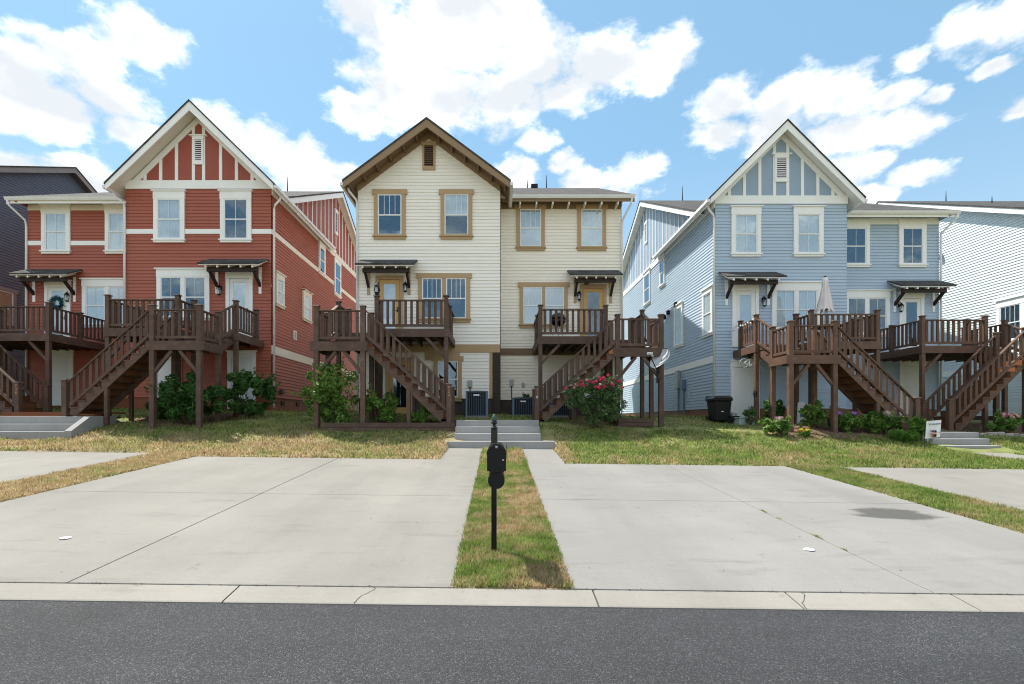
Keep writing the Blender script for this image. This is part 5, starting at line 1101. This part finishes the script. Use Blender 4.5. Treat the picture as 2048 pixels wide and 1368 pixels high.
def carton(X, Y):
    z = float(gz(X, Y)); K = thing('cardboard_box', 'tan cardboard box stored under the blue house stairs', 'box', (X, Y, z)); MB().hexa([(X - .3, Y - .2, z + .45), (X + .3, Y - .2, z + .25), (X + .3, Y + .2, z + .25), (X - .3, Y + .2, z + .45)], [(X - .18, Y - .2, z + .75), (X + .42, Y - .2, z + .55), (X + .42, Y + .2, z + .55), (X - .18, Y + .2, z + .75)]).build('carton', MT['card'], K)
    MB().box(X - .3, X + .3, Y - .19, Y + .19, z - .05, z + .30).build('crate', MT['dark_brown'], K)
carton(12.9, 18.9)
def bagof(X, Y):
    z = float(gz(X, Y)); K = thing('soil_bag', 'white and blue bag standing under the blue house deck', 'bag', (X, Y, z)); MB().hexa([(X - .15, Y - .1, z), (X + .15, Y - .1, z), (X + .15, Y + .1, z), (X - .15, Y + .1, z)], [(X - .13, Y - .05, z + .85), (X + .13, Y - .05, z + .85), (X + .13, Y + .05, z + .85), (X - .13, Y + .05, z + .85)]).build('sack', MT['vinyl'], K, bevel=.03); MB().hexa([(X - .10, Y - .112, z + .3), (X + .12, Y - .112, z + .3), (X + .12, Y - .09, z + .3), (X - .10, Y - .09, z + .3)], [(X - .10, Y - .085, z + .62), (X + .12, Y - .085, z + .62), (X + .12, Y - .07, z + .62), (X - .10, Y - .07, z + .62)]).build('print', MT['bag_blue'], K)
bagof(11.55, 19.0)

# ------------------------------------------------------------------ planting
def bush(name, label, X, Y, rx, ry, h, n, ls, lm, base=None, flowers=(), stems=7, cat='shrub', grp=None, clumps=26, tall=False):
    z = float(gz(X, Y)) if base is None else base; K = thing(name, label, cat, (X, Y, z - .02), grp)
    C = []
    for k in range(clumps):
        while True:
            p = rng.uniform(-1, 1, 3)
            if np.dot(p, p) < 1 and p[2] > -.85: break
        C.append((X + p[0] * rx * .86, Y + p[1] * ry * .82, z + h * .50 + p[2] * h * .41, rng.uniform(.55, 1.1)))
    C = np.array(C); i = rng.integers(0, clumps, n); cs = .27 * (rx + h * .5) / 2 * (26 / clumps) ** .25
    d = rng.normal(0, 1, (n, 3)); d /= np.linalg.norm(d, axis=1)[:, None]; rr = rng.uniform(.35, 1, n) ** .5
    P = C[i, :3] + d * (rr * C[i, 3])[:, None] * np.array([cs, cs, cs * .95]); P[:, 2] = np.maximum(P[:, 2], z + .02)
    ns = max(4, clumps // 3); per = 16; k0 = 0
    for s in range(ns):                                             # stray shoots that break the outline
        c = C[rng.integers(0, clumps)]; e = c[:3] - np.array([X, Y, z + h * .35]); e = e / (np.linalg.norm(e) + 1e-6) + rng.normal(0, .35, 3) + np.array([0, 0, .35]); e /= np.linalg.norm(e); ln = rng.uniform(.18, .42) * min(rx, h)
        if k0 + per < n:
            P[k0:k0 + per] = c[:3] + e * cs * .8 + e * (np.linspace(0, 1, per) * ln)[:, None] + rng.normal(0, ls * .35, (per, 3)); k0 += per
    P[:, 2] = np.maximum(P[:, 2], z + .02)
    nrm = d * .7 + rng.normal(0, .55, (n, 3)) + np.array([0, 0, .45]); nrm /= np.linalg.norm(nrm, axis=1)[:, None]
    a = np.cross(nrm, rng.normal(0, 1, (n, 3))); a /= np.linalg.norm(a, axis=1)[:, None]; b = np.cross(nrm, a)
    L = ls * rng.uniform(.6, 1.35, n)[:, None]; a = a * L; b = b * L * (.16 if tall else .36)
    v = np.stack([P - a, P + b - a * .1 + nrm * L * .1, P + a, P - b - a * .1 + nrm * L * .1], 1).reshape(-1, 3)
    me = D.meshes.new('foliage'); me.from_pydata(v.tolist(), [], np.arange(4 * n).reshape(-1, 4).tolist())
    hr = (P[:, 2] - z) / h; rn = np.clip(rng.normal(.45, .26, n) + (C[i, 3] - .8) * .3, 0, 1); top = (rng.uniform(0, 1, n) < .10) & (hr > .7); rn[top] = 1.0; rn[~top] = np.minimum(rn[~top], .88)
    at = me.attributes.new('rnd', 'FLOAT', 'POINT'); at.data.foreach_set('value', np.repeat(rn, 4).astype(np.float32)); me.materials.append(MT[lm]); put(D.objects.new('foliage', me), K)
    for k in range(stems):
        c = C[k % clumps]; bx, by = X + rng.normal(0, rx * .12), Y + rng.normal(0, ry * .12); MB().tube([(bx, by, z - .05), ((bx + c[0]) / 2 + rng.normal(0, .03), (by + c[1]) / 2, (z + c[2]) / 2), (c[0], c[1], c[2])], [.018, .012, .005], 5).build('stem', MT['stem'], K)
    for (mt, num, r, where) in flowers:
        me = None
        m = MB(); q = 12
        for j in range(q):
            e = rng.normal(0, 1, 3); e /= np.linalg.norm(e); c = e * r * .55; t = np.cross(e, (.3, .5, .8)); t /= np.linalg.norm(t); s = np.cross(e, t)
            m.quad(*[tuple(c + (t * x + s * y) * r * .62 + e * r * .15) for x, y in ((-1, -.7), (1, -.7), (.8, .9), (-.8, .9))])
        me = m.mesh('flower', MT[mt])
        for j in range(num):
            for _ in range(60):
                c = C[rng.integers(0, clumps)]; dd = rng.normal(0, 1, 3); dd /= np.linalg.norm(dd); dd[1] = -abs(dd[1]) ; dd[2] = abs(dd[2]); p = c[:3] + dd * c[3] * cs * 1.0
                if where == 'top' and p[2] < z + h * .72: continue
                break
            inst('flower', me, K, tuple(p), tuple(rng.uniform(0, 6, 3)))
    return K
def plants():
    G1 = 'shrubs under the red house deck'
    bush('shrub', 'big dark green shrub round the red house deck post', -10.15, 16.55, 1.12, .8, 1.85, 8200, .07, 'leaf_dark', grp=G1, clumps=54)
    bush('shrub', 'dark green shrub before the red house right basement door', -8.80, 17.6, 1.02, .8, 1.75, 7600, .07, 'leaf_dark', grp=G1, clumps=50)
    bush('shrub', 'low shadowed shrub deep under the red house deck', -11.6, 17.7, .95, .6, 1.3, 3800, .075, 'leaf_dark', grp=G1)
    bush('shrub', 'tall bright shrub with reddish tips at left cream deck post', -5.38, 16.2, 1.0, .55, 2.5, 7600, .06, 'leaf_light', base=-.42, clumps=52)
    bush('shrub', 'leafy green shrub in the middle of the cream house timber bed', -3.75, 16.45, .66, .42, 1.35, 3600, .065, 'leaf_light', base=-.2)
    bush('shrub', 'small low green shrub under the foot of the cream stairs', -2.55, 16.4, .45, .35, .72, 1400, .055, 'leaf_hyd', base=-.2)
    bush('rose_bush', 'rose bush with pink blossoms before the cream right stairs', 3.20, 16.5, 1.12, .62, 1.85, 9500, .05, 'leaf_rose', flowers=(('pink', 46, .06, 'top'), ('rose_pale', 18, .05, 'top')), clumps=60)
    bush('hydrangea_bush', 'pale-headed hydrangea left of the front blue deck post', 9.18, 16.45, .42, .38, .78, 1300, .085, 'leaf_hyd', flowers=(('hydrangea', 9, .07, 'top'),))
    bush('flower_plant', 'small yellow flowers at the foot of a blue deck post', 9.98, 16.3, .24, .2, .28, 420, .05, 'leaf_hyd', flowers=(('yellow', 14, .045, 'top'),), stems=3)
    bush('hydrangea_bush', 'broad-leaved hydrangea between the two front blue deck posts', 11.0, 17.4, .36, .34, .95, 900, .11, 'leaf_hyd')
    bush('hydrangea_bush', 'hydrangea with a purple flower head under the blue stairs', 11.95, 17.1, .52, .4, .85, 1300, .10, 'leaf_hyd', flowers=(('purple', 3, .10, 'top'),))
    bush('hydrangea_bush', 'hydrangea with faded heads under the lower blue stairs', 13.05, 16.9, .60, .4, .88, 1600, .10, 'leaf_hyd', flowers=(('hydrangea', 6, .09, 'top'),))
    bush('feathery_plant', 'tall feathery bright green plant at the blue stair foot', 13.85, 16.45, .24, .22, .85, 1600, .11, 'leaf_fresh', tall=True, stems=4)
    bush('feathery_plant', 'low spreading bright green plant left of the garden flag', 13.05, 16.15, .55, .3, .34, 1800, .10, 'leaf_fresh', tall=True, stems=3, flowers=(('yellow', 3, .035, 'top'),))
    bush('shrub', 'thin young shrub before the white basement door', 9.25, 18.3, .22, .2, .75, 420, .06, 'leaf_rose', stems=4)
    bush('rose_bush', 'bush with pale pink flowers under the far right stairs', 17.75, 17.45, .6, .4, .85, 1700, .07, 'leaf_hyd', flowers=(('rose_pale', 10, .07, 'top'),))
    bush('shrub', 'leafy shrub behind the low air conditioner', 1.30, 20.95, .45, .3, .95, 1000, .08, 'leaf_dark')
    bush('shrub', 'dark shrub in shade behind the blue deck posts', 10.6, 19.2, .5, .4, .9, 1100, .08, 'leaf_dark')
plants()
def mulch():
    for (label, x0, x1, y0, y1) in (('dark mulch bed under the blue house deck', 9.5, 13.9, 16.1, 18.6), ('bare soil under the red house deck', -12.6, -9.3, 16.1, 19.5), ('bare soil under the far right stairs', 15.8, 20.5, 17.25, 20)):
        nx, ny = 24, 14; v = []
        for j in range(ny + 1):
            for i in range(nx + 1):
                x = x0 + (x1 - x0) * i / nx; y = y0 + (y1 - y0) * j / ny; e = min(i, nx - i, j * 2, (ny - j) * 2); v.append((x + (.12 * math.sin(j * 1.7) if i in (0, nx) else 0), y + (.10 * math.sin(i * 1.1) if j in (0, ny) else 0), float(gz(x, y)) + (.022 if e > 0 else -.03) + rng.uniform(0, .012)))
        me = D.meshes.new('bed'); me.from_pydata(v, [], [(j * (nx + 1) + i, j * (nx + 1) + i + 1, (j + 1) * (nx + 1) + i + 1, (j + 1) * (nx + 1) + i) for j in range(ny) for i in range(nx)]); me.materials.append(MT['mulch']); tag(put(D.objects.new('planting_bed', me), None), label, kind='structure')
mulch()
